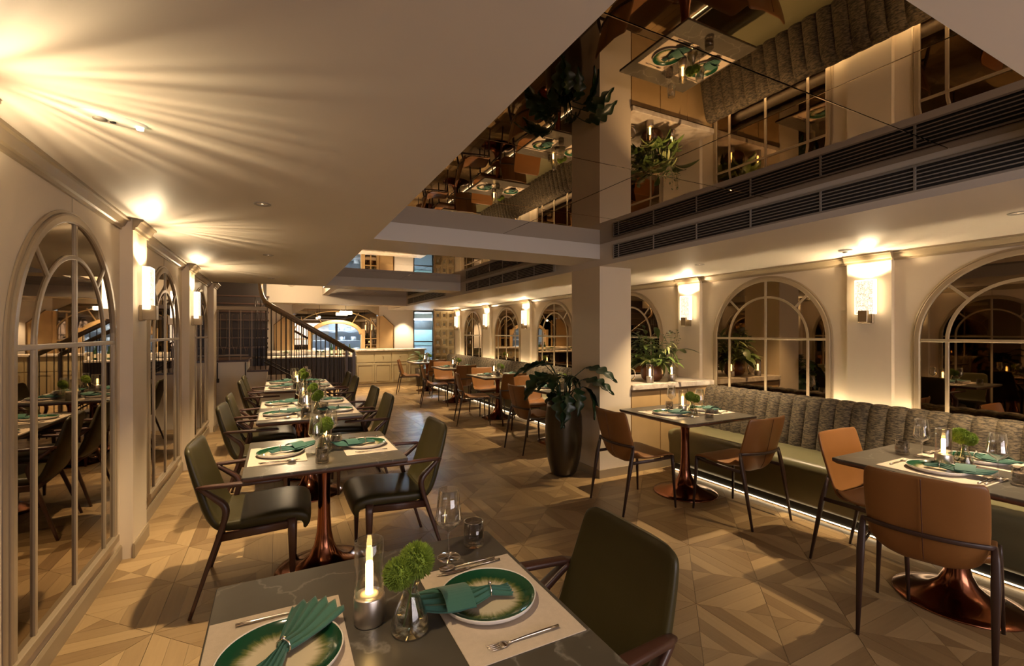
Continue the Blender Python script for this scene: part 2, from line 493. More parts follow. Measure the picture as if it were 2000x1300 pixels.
if rest:
    mb = MB(); tn = []
    for cx, cy in rest:
        h = TS / 2 - 0.0012
        for q in range(4):
            ca, sa = [(1, 0), (0, 1), (-1, 0), (0, -1)][q]
            pts = [(cx + x * ca - y * sa, cy + x * sa + y * ca, 0) for x, y in ((h, -h + 0.001), (h, h - 0.001), (0.001, 0))]
            mb.add(pts, [(0, 1, 2)]); tn.append(random.uniform(0.1, 0.6))
    me = mb.mesh('floor_tiles'); at = me.attributes.new('tone', 'FLOAT', 'FACE'); at.data.foreach_set('value', tn)
    uv = me.uv_layers.new(name='UVMap')
    for l in me.loops: v = me.vertices[l.vertex_index].co; uv.data[l.index].uv = (v.x, v.y)
    obj('floor_tiles', me, 'floor_wood', fl, kind='stuff')

# ------------------------------------------------------------------ shell
struct('wall_left', MB().box(LW - 0.15, LW, YN, 8.62, 0, 2.75), 'wall_paint', 'cream left wall with arched mirrors', 'wall')
struct('wall_right', MB().box(RW, RW + 0.15, YN, 13.0, 0, 2.75), 'wall_paint', 'cream right wall behind the banquettes', 'wall')
WX0, WX1, WZ0, WZ1 = 0.3, 3.5, 0.75, 2.15
struct('wall_near', MB().box(LW - 0.15, WX0, YN - 0.15, YN, 0, 2.75).box(WX1, RW + 0.15, YN - 0.15, YN, 0, 2.75).box(WX0, WX1, YN - 0.15, YN, 0, WZ0).box(WX0, WX1, YN - 0.15, YN, WZ1, 2.75), 'wall_paint', 'cream wall behind the camera', 'wall')
struct('wall_stair', MB().box(-1.75, -1.6, 8.4, YF + 2.6, 0, 3.2).box(-1.6, LW - 0.15, 8.47, 8.62, 0, 3.2), 'wall_paint', 'wall beside the upper stair flight', 'wall')
struct('ceiling', MB().box(LW - 0.1, XA, YN, 8.1, ZL, ZL + 0.5), 'ceiling_paint', 'smooth low ceiling over the left row of tables', 'ceiling')
struct('ceiling_soffit', MB().box(XB, RW, YN, 13.0, ZR, ZR + 0.6), 'ceiling_paint', 'dropped ceiling over the right banquettes', 'ceiling')
struct('ceiling_near', MB().box(XA, XB, YN, 0.53, ZL, ZL + 0.5), 'ceiling_paint', 'ceiling strip at the near end of the mirrored tray', 'ceiling')
struct('ceiling_beam', MB().box(XA, XB, 3.82, 4.35, ZL, ZL + 0.5), 'ceiling_paint', 'ceiling beam crossing to the square column', 'beam')
struct('ceiling_beam', MB().box(XA, XB, 7.88, 8.38, ZL, ZL + 0.5), 'ceiling_paint', 'second ceiling beam, beyond the middle mirrored tray', 'beam')
struct('ceiling_beam', MB().box(-1.6, XB, 11.8, 12.3, 2.195, 3.2), 'ceiling_paint', 'wide cream beam in front of the bar', 'beam')
struct('ceiling_beam', MB().box(0.95, 1.08, 8.38, 11.8, 2.40, 3.0), 'ceiling_paint', 'short beam along the stairwell side of the far tray', 'beam')
struct('ceiling_stair', MB().box(-1.75, 1.08, 8.0, 11.8, 3.0, 3.1).box(-1.75, 1.08, 8.0, 8.1, 2.70, 3.0).box(-1.75, LW - 0.1, 8.0, 8.1, 0.0, 2.70).box(0.95, 1.08, 8.1, 8.38, 2.70, 3.0), 'ceiling_paint', 'high ceiling of the stairwell', 'ceiling')
struct('ceiling_bar', MB().box(-1.6, RW + 0.6, 12.3, 17.0, 2.34, 2.44).box(XB, RW + 0.6, 13.0, 17, 2.19, 2.34), 'ceiling_paint', 'ceiling above the far bar', 'ceiling')

# mirrored ceiling trays
def tray(label, xs, ys):
    r = struct('ceiling_tray', MB().box(xs[0], xs[-1], ys[0], ys[-1], ZM + 0.012, ZM + 0.03), 'black', label, 'ceiling')
    g = 0.0022
    for a, b in zip(xs, xs[1:]):
        for c, d in zip(ys, ys[1:]):
            obj('mirror_panel', MB().bbox(a + g, b - g, c + g, d - g, ZM, ZM + 0.012, 0.0015), 'ceiling_mirror', r)
tray('bronze mirrored ceiling tray nearest the camera', [XA, 1.845, XB], [0.53, 1.05, 1.985, 2.92, 3.82])
tray('bronze mirrored ceiling tray beyond the first beam', [XA, 1.845, XB], [4.35, 5.25, 6.15, 7.05, 7.88])
tray('bronze mirrored ceiling tray nearest the bar', [1.08, 1.95, XB], [8.38, 9.25, 10.1, 10.95, 11.8])

# street window behind the camera
wn = MB()
for a, b in ((WX0, WX0 + 0.05), (WX1 - 0.05, WX1), (1.34, 1.39), (2.41, 2.46)): wn.box(a, b, YN - 0.10, YN - 0.04, WZ0, WZ1)
wn.box(WX0, WX1, YN - 0.10, YN - 0.04, WZ0, WZ0 + 0.05).box(WX0, WX1, YN - 0.10, YN - 0.04, WZ1 - 0.05, WZ1)
wo = struct('window_1', wn, 'frame_champagne', 'wide street window in the wall behind the camera', 'window')
for a, b in ((WX0 + 0.05, 1.34), (1.39, 2.41), (2.46, WX1 - 0.05)): obj('window_pane', MB().box(a, b, YN - 0.075, YN - 0.069, WZ0 + 0.05, WZ1 - 0.05), 'glass', wo)
pl = bpy.data.lights.new('window_portal', 'AREA'); pl.shape = 'RECTANGLE'; pl.size = WX1 - WX0; pl.size_y = WZ1 - WZ0; pl.cycles.is_portal = True
po = bpy.data.objects.new('window_portal', pl); COL.objects.link(po); po.location = ((WX0 + WX1) / 2, YN - 0.13, (WZ0 + WZ1) / 2); po.rotation_euler = (PI / 2, 0, 0); po.parent = wo

# square column
struct('column', MB().box(XB + 0.006, 3.38, 3.83, 4.335, 0, ZR), 'wall_paint', 'square plaster column at the end of the ceiling beam', 'column')
struct('baseboard_column', MB().box(XB - 0.008, 3.39, 3.815, 4.35, 0, 0.085), 'trim_taupe', 'taupe skirting around the square column', 'baseboard')

# pilasters, cornices, baseboards
def cornice_poly(x0, z, sgn):
    pr = [(0, 0), (0, -0.075), (0.012, -0.075), (0.014, -0.058), (0.026, -0.052), (0.040, -0.026), (0.044, -0.018), (0.058, -0.015), (0.058, 0)]
    return [(x0 + sgn * a, z + b) for a, b in pr]
PILS_L = [(1.72, 2.08), (3.89, 4.25), (6.10, 6.46), (8.26, 8.62)]
PILS_R = [(0.02, 0.36), (2.01, 2.35), (3.99, 4.33), (6.13, 6.47), (8.25, 8.59), (10.26, 10.60), (12.33, 12.67)]
lab = ['second pilaster from the camera along the left wall', 'third left-wall pilaster', 'last left-wall pilaster']
for k, (a, b) in enumerate(PILS_L):
    struct('pilaster', MB().box(LW, LW + 0.07, a, b, 0, ZL), 'wall_paint', ['left-wall pilaster at the photo edge', 'left-wall pilaster carrying the nearest full sconce', 'left-wall pilaster carrying the farther sconce', 'left-wall pilaster beside the stairs'][k], 'pilaster')
labr = ['right-wall pilaster out beside the camera', 'right-wall pilaster with the largest sconce', 'right-wall pilaster above the stone console', 'right-wall pilaster hidden by the column', 'right-wall pilaster just beyond the potted plant', 'right-wall pilaster second from the lattice screen', 'right-wall pilaster next to the lattice screen']
for k, (a, b) in enumerate(PILS_R):
    struct('pilaster', MB().box(RW - 0.05, RW, a, b, 0, ZR), 'wall_paint', labr[k], 'pilaster')
def runs(mk, sgn, base, off, pils, y0, y1):
    mb = MB(); y = y0
    for a, b in pils:
        if a > y: mb.prism(mk(base), 'y', y, a)
        mb.prism(mk(base + sgn * off), 'y', a - 0.012, b + 0.012); y = b
    if y < y1: mb.prism(mk(base), 'y', y, y1)
    return mb
struct('trim_1', runs(lambda x: cornice_poly(x, ZL, 1), 1, LW, 0.07, PILS_L, YN, 8.62), 'trim_taupe', 'taupe cornice along the top of the left wall', 'cornice')
struct('trim_2', runs(lambda x: cornice_poly(x, ZR, -1), -1, RW, 0.05, PILS_R, YN, 13.0), 'trim_taupe', 'taupe cornice along the top of the right wall', 'cornice')
bp = lambda s: (lambda x: [(x, 0), (x + s * 0.014, 0), (x + s * 0.014, 0.085), (x + s * 0.007, 0.1), (x, 0.1)])
struct('baseboard_left', runs(bp(1), 1, LW, 0.07, PILS_L, YN, 8.62), 'trim_taupe', 'taupe skirting along the left wall', 'baseboard')
struct('baseboard_near', MB().box(LW, 3.7, YN, YN + 0.014, 0, 0.1), 'trim_taupe', 'taupe skirting of the wall behind the camera', 'baseboard')

for yj in (3.10, 5.22, 7.42):      # joints of the plaster panels above each arch
    obj('panel_joint', MB().box(LW - 0.001, LW + 0.0015, yj - 0.003, yj + 0.003, 2.09, ZL - 0.06), 'trim_taupe', bpy.data.objects['wall_left'])

# ------------------------------------------------------------------ arched mirrors
def make_arch(r=0.63, z0=0.20, zs=1.44):
    t = thing('arched_mirror', '', 'mirror')
    ri = r * 0.70; D = 0.010
    def pane(poly):
        obj('pane', MB().prism(poly, 'x', 0.003, D), 'bronze_mirror', t)
    arc = lambda R, a, b, n: [(R * math.cos(a + (b - a) * k / n), zs + R * math.sin(a + (b - a) * k / n)) for k in range(n + 1)]
    for s in (-1, 1):
        pane([(s * r, z0), (s * ri, z0), (s * ri, zs), (s * r, zs)])
        pane([(s * ri, z0), (0, z0), (0, zs), (s * ri, zs)])
        A = (lambda a: a) if s > 0 else (lambda a: PI - a)
        pane([(0, zs)] + arc(ri, A(0), A(PI / 2), 12))
        for a, b in ((0, PI / 4), (PI / 4, PI / 2)):
            pane(arc(r, A(a), A(b), 10) + arc(ri, A(b), A(a), 10))
    # frame
    out = [(0.011, -r, z0)] + [(0.011, -r, z0 + (zs - z0) * k / 2) for k in (1,)] + [(0.011, y, z) for y, z in arc(r, PI, 0, 32)] + [(0.011, r, z0)]
    obj('frame', MB().sweep(out, (0.022, 0.014), up=(1, 0, 0), n=8, ex=4, smooth=False), 'frame_champagne', t)
    obj('frame_sill', MB().bbox(0.0, 0.034, -r - 0.022, r + 0.022, z0 - 0.022, z0 + 0.022), 'frame_champagne', t)
    rim = [(0.006, -r - 0.028, z0)] + [(0.006, y, z) for y, z in arc(r + 0.028, PI, 0, 32)] + [(0.006, r + 0.028, z0)]
    obj('frame_bead', MB().sweep(rim, (0.012, 0.008), up=(1, 0, 0), n=6, smooth=False), 'frame_champagne', t)
    M = 'frame_champagne'
    for y in (-ri, 0, ri):
        top = zs if y else zs + r
        obj('mullion', MB().bbox(0.008, 0.019, y - 0.012, y + 0.012, z0, top, 0.002), M, t)
    obj('crossbar', MB().bbox(0.008, 0.020, -r, r, zs - 0.012, zs + 0.012, 0.003), M, t)
    obj('inner_arch', MB().sweep([(0.013, y, z) for y, z in arc(ri, PI, 0, 28)], (0.012, 0.006), up=(1, 0, 0), n=8, ex=4, smooth=False), M, t)
    for s in (-1, 1):
        c = math.cos(PI / 4)
        obj('strut', MB().sweep([(0.013, s * ri * c, zs + ri * c), (0.013, s * r * c, zs + r * c)], (0.011, 0.006), up=(1, 0, 0), n=8, ex=4, smooth=False), M, t)
    return t
arch = Proto(make_arch)
GA = 'bronze arched mirrors along both walls'
for y, l in ((0.9, 'arched mirror on the left wall beside the camera, outside the photo'), (3.10, 'tall arched mirror on the left wall nearest the camera'), (5.22, 'arched mirror on the left wall between the two sconces'), (7.42, 'arched mirror on the left wall nearest the stairs')):
    arch((LW, y, 0), 0, l, GA)
for y, l in ((1.22, 'arched mirror on the right wall cut off by the photo edge'), (3.16, 'arched mirror above the banquette between the two large right sconces'), (5.30, 'arched mirror half hidden behind the column and leafy console vase'), (7.38, 'arched mirror on the right wall just left of the column'), (9.41, 'middle arched mirror of the far right wall'), (11.45, 'farthest arched mirror on the right wall, nearest the lattice')):
    arch((RW, y, 0), PI, l, GA)

# ------------------------------------------------------------------ wall sconces
def sconce_light_nodes(l):
    l.use_nodes = True
    nt = l.node_tree; e = nt.nodes['Emission']
    g = N(nt, 'ShaderNodeTexCoord')
    sp = N(nt, 'ShaderNodeSeparateXYZ'); nt.links.new(g.outputs['Normal'], sp.inputs[0])
    at = N(nt, 'ShaderNodeMath', operation='ARCTAN2'); nt.links.new(sp.outputs[0], at.inputs[0]); nt.links.new(sp.outputs[1], at.inputs[1])
    n = N(nt, 'ShaderNodeTexNoise', noise_dimensions='1D', Scale=6.5, Detail=3.0); nt.links.new(at.outputs[0], n.inputs['W'])
    r = N(nt, 'ShaderNodeMapRange'); r.inputs['From Min'].default_value = 0.36; r.inputs['From Max'].default_value = 0.66
    r.inputs['To Min'].default_value = 0.45; r.inputs['To Max'].default_value = 1.75
    nt.links.new(n.outputs['Fac'], r.inputs['Value'])
    ab = N(nt, 'ShaderNodeMath', operation='ABSOLUTE'); nt.links.new(sp.outputs[2], ab.inputs[0])
    sb = N(nt, 'ShaderNodeMath', operation='SUBTRACT'); sb.inputs[0].default_value = 1.0; nt.links.new(ab.outputs[0], sb.inputs[1])
    q_ = N(nt, 'ShaderNodeMath', operation='MULTIPLY'); nt.links.new(ab.outputs[0], q_.inputs[0]); nt.links.new(sb.outputs[0], q_.inputs[1])
    w_ = N(nt, 'ShaderNodeMath', operation='MULTIPLY'); w_.inputs[1].default_value = 3.0; nt.links.new(q_.outputs[0], w_.inputs[0])
    m_ = N(nt, 'ShaderNodeMath', operation='MULTIPLY'); nt.links.new(w_.outputs[0], m_.inputs[0]); nt.links.new(r.outputs[0], m_.inputs[1])
    nt.links.new(m_.outputs[0], e.inputs['Strength'])
def make_sconce():
    t = thing('wall_sconce', '', 'sconce')
    obj('wall_plate', MB().bbox(0, 0.022, -0.045, 0.045, 1.585, 1.685, 0.003), 'bracket', t)
    g = obj('glass_block', MB().bbox(0.028, 0.068, -0.073, 0.073, 1.665, 1.960, 0.004), 'sconce_glass', t)
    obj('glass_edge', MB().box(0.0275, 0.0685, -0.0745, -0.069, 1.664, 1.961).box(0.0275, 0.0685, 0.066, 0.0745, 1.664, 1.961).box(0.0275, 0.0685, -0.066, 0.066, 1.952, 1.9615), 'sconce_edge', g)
    obj('bracket', MB().bbox(0.0, 0.098, -0.036, 0.036, 1.592, 1.694, 0.003), 'bracket', t)
    s = spot('sconce_uplight', t, (0.055, 0, 1.985), P_SCONCE, math.radians(168), 0.35, (1.0, 0.76, 0.46), 0.02, (PI, 0, 0))
    sconce_light_nodes(s.data)
    return t
sconce = Proto(make_sconce)
GS = 'bubble-glass wall sconces'
for y, l in ((1.90, 'glowing wall sconce cut off at the left photo edge'), (4.07, 'largest fully visible glowing sconce on the left wall'), (6.28, 'smaller glowing sconce farther along the left wall')):
    sconce((LW + 0.07, y, 0), 0, l, GS)
for y, l in ((0.19, 'right-wall sconce beside the camera, outside the photo'), (2.18, 'glowing sconce on the right wall above the striped banquette, the largest'), (4.16, 'glowing sconce on the right wall above the leafy console'), (8.42, 'glowing sconce just left of the column in the distance'), (10.43, 'small glowing sconce between the two farthest arched mirrors'), (12.5, 'tiny glowing sconce beside the lattice screen')):
    sconce((RW - 0.05, y, 0), PI, l, GS)

# ------------------------------------------------------------------ ceiling fittings
def make_down():
    t = thing('downlight', '', 'downlight')
    obj('trim_ring', MB().lathe([(0.030, 0.012), (0.030, -0.002), (0.046, -0.004), (0.048, 0.0), (0.046, 0.004)], 24), 'grille_paint', t)
    obj('baffle', MB().lathe([(0.0, 0.004), (0.030, 0.0015)], 24), 'grille_dark', t)
    obj('bulb', MB().lathe([(0.0, -0.0005), (0.014, 0.0005), (0.015, 0.003)], 16), 'downlight_glow', t)
    spot('downlight_beam', t, (0, 0, -0.012), P_DOWN, math.radians(84), 0.55, WARM, 0.022)
    return t
down = Proto(make_down)
def beam(root, f):          # lamps of this kind are dimmed one by one
    for c in root.children:
        if c.type == 'LIGHT':
            c.data = c.data.copy(); c.data.energy = P_DOWN * f
            if f > 1: c.data.spot_size = math.radians(94); c.data.spot_blend = 0.8
GD = 'recessed ceiling downlights'
for y, l in ((1.05, 'recessed downlight above the nearest table, outside the photo'), (3.09, 'recessed ceiling downlight above the second left table, the largest'), (5.09, 'recessed ceiling downlight above the third left table'), (7.23, 'recessed ceiling downlight above the farthest left table')):
    d_ = down((-0.08, y, ZL), 0, l, GD)
    beam(d_, 0.25 if y < 2 else 1.0)
for y, l in ((1.04, 'recessed downlight above the near right table at the photo edge'), (3.29, 'recessed downlight above the banquette table beside the column'), (5.40, 'recessed downlight above the table behind the potted plant'), (7.42, 'recessed downlight above the third banquette table'), (9.55, 'recessed downlight above the fourth banquette table'), (11.6, 'recessed downlight above the farthest banquette table')):
    beam(down((3.80, y, ZR), 0, l, GD), 1.15)
t = thing('emergency_light', 'oval white emergency light with green LED in the left ceiling', 'ceiling light', (-0.52, 2.10, ZL), math.radians(20))
ov = MB().lathe([(0.0, -0.012), (0.5, -0.011), (0.9, -0.007), (1.0, 0.0)], 28); ov.v = [(x * 0.10, y * 0.045, z) for x, y, z in ov.v]; ov.f = [tuple(reversed(f)) for f in ov.f]
obj('housing', ov, 'white_plastic', t)
obj('lens', MB().lathe([(0.020, -0.010), (0.020, -0.015), (0.0, -0.016)], 16, -0.035), 'grille_paint', t)
obj('test_button', MB().lathe([(0.009, -0.010), (0.009, -0.015), (0.0, -0.016)], 12, 0.0), 'black', t)
obj('status_led', MB().lathe([(0.012, -0.006), (0.011, -0.016), (0.0, -0.018)], 12, 0.075), 'green_led', t)
t = thing('smoke_detector', 'small round detector in the right ceiling near the largest sconce', 'detector', (4.21, 2.16, ZR))
obj('body', MB().lathe([(0.05, 0.0), (0.048, -0.008), (0.03, -0.016), (0.0, -0.017)], 24), 'white_plastic', t)
obj('sensor', MB().lathe([(0.02, -0.016), (0.016, -0.024), (0.0, -0.025)], 16), 'grille_paint', t)
t = thing('ceiling_speaker', 'flat round ceiling speaker near the far door', 'speaker', (4.1, 11.4, ZR))
obj('rim', MB().lathe([(0.11, 0.0), (0.108, -0.008), (0.095, -0.010), (0.095, -0.004)], 24), 'grille_paint', t)
obj('mesh_cover', MB().lathe([(0.095, -0.005), (0.0, -0.008)], 24), 'trim_taupe', t)

def air_grille(y0, y1, label):
    t = thing('air_grille', label, 'air grille', (XB, (y0 + y1) / 2, 0))
    L = (y1 - y0) / 2; z0, z1 = 2.242, 2.362
    obj('backing', MB().box(-0.004, -0.001, -L, L, z0, z1), 'grille_dark', t)
    obj('frame', MB().box(-0.010, 0, -L - 0.012, L + 0.012, z0 - 0.010, z0).box(-0.010, 0, -L - 0.012, L + 0.012, z1, z1 + 0.010).box(-0.010, 0, -L - 0.012, -L, z0, z1).box(-0.010, 0, L, L + 0.012, z0, z1), 'grille_paint', t)
    sm = MB().prism([(-0.011, -0.003), (-0.003, 0.001), (-0.003, 0.007), (-0.011, 0.003)], 'y', -L, L).mesh('slat')
    sm.materials.append(MATS['grille_paint'])
    for k in range(5): obj('slat', sm, None, t, (0, 0, z0 + 0.018 + k * 0.0205))
    dm = MB().box(-0.012, 0, -0.005, 0.005, z0, z1).mesh('divider'); dm.materials.append(MATS['grille_paint'])
    y = L - 0.07
    while y > -L: obj('divider', dm, None, t, (0, y, 0)); y -= 0.467
air_grille(0.62, 3.59, 'long linear air grille under the nearest mirrored ceiling')
air_grille(4.69, 7.58, 'linear air grille under the middle mirrored ceiling')
air_grille(8.72, 11.64, 'farthest linear air grille near the bar')

# ------------------------------------------------------------------ banquettes
def banquette(y0, y1, label):
    t = thing('banquette', label, 'banquette', (0, 0, 0))
    xf = 3.80
    prof = [(3.86, 0.09), (3.83, 0.10), (3.805, 0.14), (3.80, 0.30), (3.79, 0.36), (3.785, 0.40), (3.79, 0.435), (3.81, 0.453), (3.85, 0.462), (4.1, 0.462), (4.40, 0.450), (4.40, 0.09)]
    mb = MB(); n = len(prof)
    ys = [y0, y0 + 0.006, y0 + 0.03] + [y1 - 0.03, y1 - 0.006, y1]
    ins = [0.03, 0.008, 0, 0, 0.008, 0.03]
    vs = []
    for y, i_ in zip(ys, ins):
        for x, z in prof: vs.append((x + (i_ if x < 4 else 0), y, z - (i_ if z > 0.3 else -i_)))
    fs = []
    for a in range(len(ys) - 1):
        for k in range(n):
            l = (k + 1) % n; fs.append((a*n+k, (a+1)*n+k, (a+1)*n+l, a*n+l))
    mb.add(vs, fs, True); mb.add(vs[:n], [tuple(range(n))]); mb.add(vs[-n:], [tuple(range(n-1, -1, -1))])
    mb.f = [tuple(reversed(f)) for f in mb.f]
    obj('seat', mb, 'bench_leather', t)
    obj('plinth', MB().box(3.88, 4.55, y0 + 0.02, y1 - 0.02, 0.0, 0.10), 'black', t)
    obj('led_strip', MB().box(3.873, 3.879, y0 + 0.03, y1 - 0.03, 0.010, 0.017), 'led', t)
    obj('back_frame', MB().box(4.44, 4.50, y0, y1, 0.44, 0.86), 'dark_wood', t)
    W = 0.1255
    cnt = round((y1 - y0) / W); W = (y1 - y0) / cnt
    # one padded channel
    cm = MB(); rows = [(0.43, 4.29), (0.47, 4.285), (0.58, 4.305), (0.70, 4.330), (0.80, 4.352), (0.855, 4.368), (0.885, 4.385), (0.900, 4.41), (0.903, 4.44), (0.897, 4.465), (0.875, 4.478), (0.70, 4.480)]
    cols = 9; vs = []; fs = []
    for z, x in rows:
        for c in range(cols):
            u = -1 + 2 * c / (cols - 1)
            puff = 0.030 * (1 - abs(u) ** 2.6)
            vs.append((x - puff * (1 if z < 0.88 and x < 4.4 else 0.25) + 0.012, u * W / 2 * 0.995, z + (puff * 0.3 if z > 0.86 else 0)))
    for a in range(len(rows) - 1):
        for c in range(cols - 1):
            fs.append((a*cols+c, (a+1)*cols+c, (a+1)*cols+c+1, a*cols+c+1))
    cm.add(vs, fs, True)
    cm.f = [tuple(reversed(f)) for f in cm.f] if False else cm.f
    me = cm.mesh('channel'); me.materials.append(MATS['bench_fabric'])
    for k in range(cnt): obj('back_channel', me, None, t, (0, y0 + W * (k + 0.5), 0))
    obj('cove_strip', MB().box(4.56, 4.572, y0 + 0.05, y1 - 0.05, 0.745, 0.752), 'cove_led', t)
    obj('cove_shelf', MB().box(4.50, 4.612, y0 + 0.05, y1 - 0.05, 0.72, 0.744), 'dark_wood', t)
    return t
banquette(-1.6, 3.71, 'green leather banquette with channelled grey back, near right, before the column')
banquette(4.86, 12.70, 'long channelled banquette in the distance left of the column')

# ------------------------------------------------------------------ chairs
def shell(st, n=20, ex=5.0):
    """loft of rounded sections; st: (x, z, halfwidth, thickness, curl)"""
    mb = MB(); m = len(st); vs = []; fs = []
    for i in range(m):
        x, z, hw, tk, cu = st[i]
        a, b = st[max(i-1, 0)], st[min(i+1, m-1)]
        tx, tz = b[0]-a[0], b[1]-a[1]; L = math.hypot(tx, tz); tx /= L; tz /= L
        nx, nz = tz, -tx                    # normal on the sitter's side when path runs front -> top
        if False: pass
        for k in range(n):
            an = 2 * PI * (k + 0.5) / n
            c, d = math.cos(an), math.sin(an)
            c = math.copysign(abs(c) ** (2 / ex), c); d = math.copysign(abs(d) ** (2 / ex), d)
            off = d * tk / 2 - cu * (abs(c)) ** 2.2
            vs.append((x + nx * off, c * hw, z + nz * off))
    for i in range(m - 1):
        for k in range(n):
            l = (k + 1) % n; fs.append((i*n+k, i*n+l, (i+1)*n+l, (i+1)*n+k))
    fs.append(tuple(range(n-1, -1, -1))); fs.append(tuple((m-1)*n + k for k in range(n)))
    mb.add(vs, fs, True)
    return mb
def resample(pts, n):
    """Catmull-Rom through tuples"""
    out = []; m = len(pts)
    for i in range(n):
        u = i / (n - 1) * (m - 1); k = min(int(u), m - 2); f = u - k
        p0, p1, p2, p3 = pts[max(k-1, 0)], pts[k], pts[k+1], pts[min(k+2, m-1)]
        out.append(tuple(0.5 * (2*b + (c-a)*f + (2*a-5*b+4*c-d)*f*f + (3*b-a-3*c+d)*f**3) for a, b, c, d in zip(p0, p1, p2, p3)))
    return out
def make_green():
    t = thing('armchair', '', 'armchair')
    seat = resample([(0.295, 0.365, 0.235, 0.022, 0), (0.303, 0.395, 0.245, 0.05, 0), (0.285, 0.432, 0.248, 0.075, 0), (0.20, 0.446, 0.25, 0.082, 0.0), (0.05, 0.436, 0.25, 0.080, -0.004), (-0.08, 0.424, 0.245, 0.07, -0.012), (-0.14, 0.425, 0.24, 0.05, -0.02)], 22)
    back = resample([(-0.06, 0.410, 0.225, 0.03, -0.01), (-0.13, 0.413, 0.24, 0.045, -0.02), (-0.185, 0.455, 0.245, 0.05, -0.032), (-0.222, 0.53, 0.243, 0.05, -0.036), (-0.248, 0.62, 0.238, 0.047, -0.034), (-0.270, 0.70, 0.231, 0.044, -0.030), (-0.288, 0.775, 0.224, 0.040, -0.026), (-0.300, 0.835, 0.215, 0.036, -0.022), (-0.304, 0.858, 0.200, 0.030, -0.020), (-0.306, 0.872, 0.172, 0.016, -0.018)], 34)
    # curl is measured towards the sitter, so flip its sign here
    obj('seat', shell([(a, b, c, d, e) for a, b, c, d, e in seat], 24, 5), 'green_leather', t)
    obj('backrest', shell(back, 24, 5), 'green_leather', t)
    for s in (-1, 1):
        obj('front_leg', MB().sweep([(0.225, s*0.245, 0.435), (0.228, s*0.252, 0.38), (0.232, s*0.262, 0.0)], [(0.017, 0.024), (0.016, 0.022), (0.009, 0.010)], up=(1, 0, 0), n=12, ex=4), 'walnut', t)
        path = resample([(-0.255, s*0.300, 0.0), (-0.18, s*0.284, 0.24), (-0.118, s*0.270, 0.43), (-0.096, s*0.266, 0.52), (-0.108, s*0.264, 0.568), (-0.15, s*0.258, 0.606), (-0.215, s*0.245, 0.660)], 22)
        rr = [(0.009 + 0.008 * min(1, i / 10) - (0.005 * max(0, (i - 14) / 7)), 0.010 + 0.017 * min(1, i / 10) * (1 - 0.55 * max(0, (i - 12) / 9))) for i in range(22)]
        obj('rear_leg', MB().sweep(path, rr, up=(0, 1, 0), n=12, ex=3.5), 'walnut', t)
        obj('armrest', MB().sweep([(-0.235, s*0.243, 0.664), (-0.20, s*0.252, 0.668), (0.0, s*0.272, 0.672), (0.165, s*0.268, 0.672), (0.178, s*0.266, 0.670)], [(0.012, 0.008), (0.019, 0.011), (0.024, 0.011), (0.020, 0.009), (0.012, 0.005)], up=(0, 0, 1), n=12, ex=4), 'walnut', t)
        obj('side_rail', MB().sweep([(0.235, s*0.247, 0.405), (-0.135, s*0.268, 0.392)], [(0.013, 0.022), (0.013, 0.022)], up=(0, 0, 1), n=12, ex=5), 'walnut', t)
    obj('rear_rail', MB().sweep([(-0.13, -0.265, 0.392), (-0.13, 0.265, 0.392)], (0.014, 0.020), up=(0, 0, 1), n=10, ex=5), 'walnut', t)
    return t
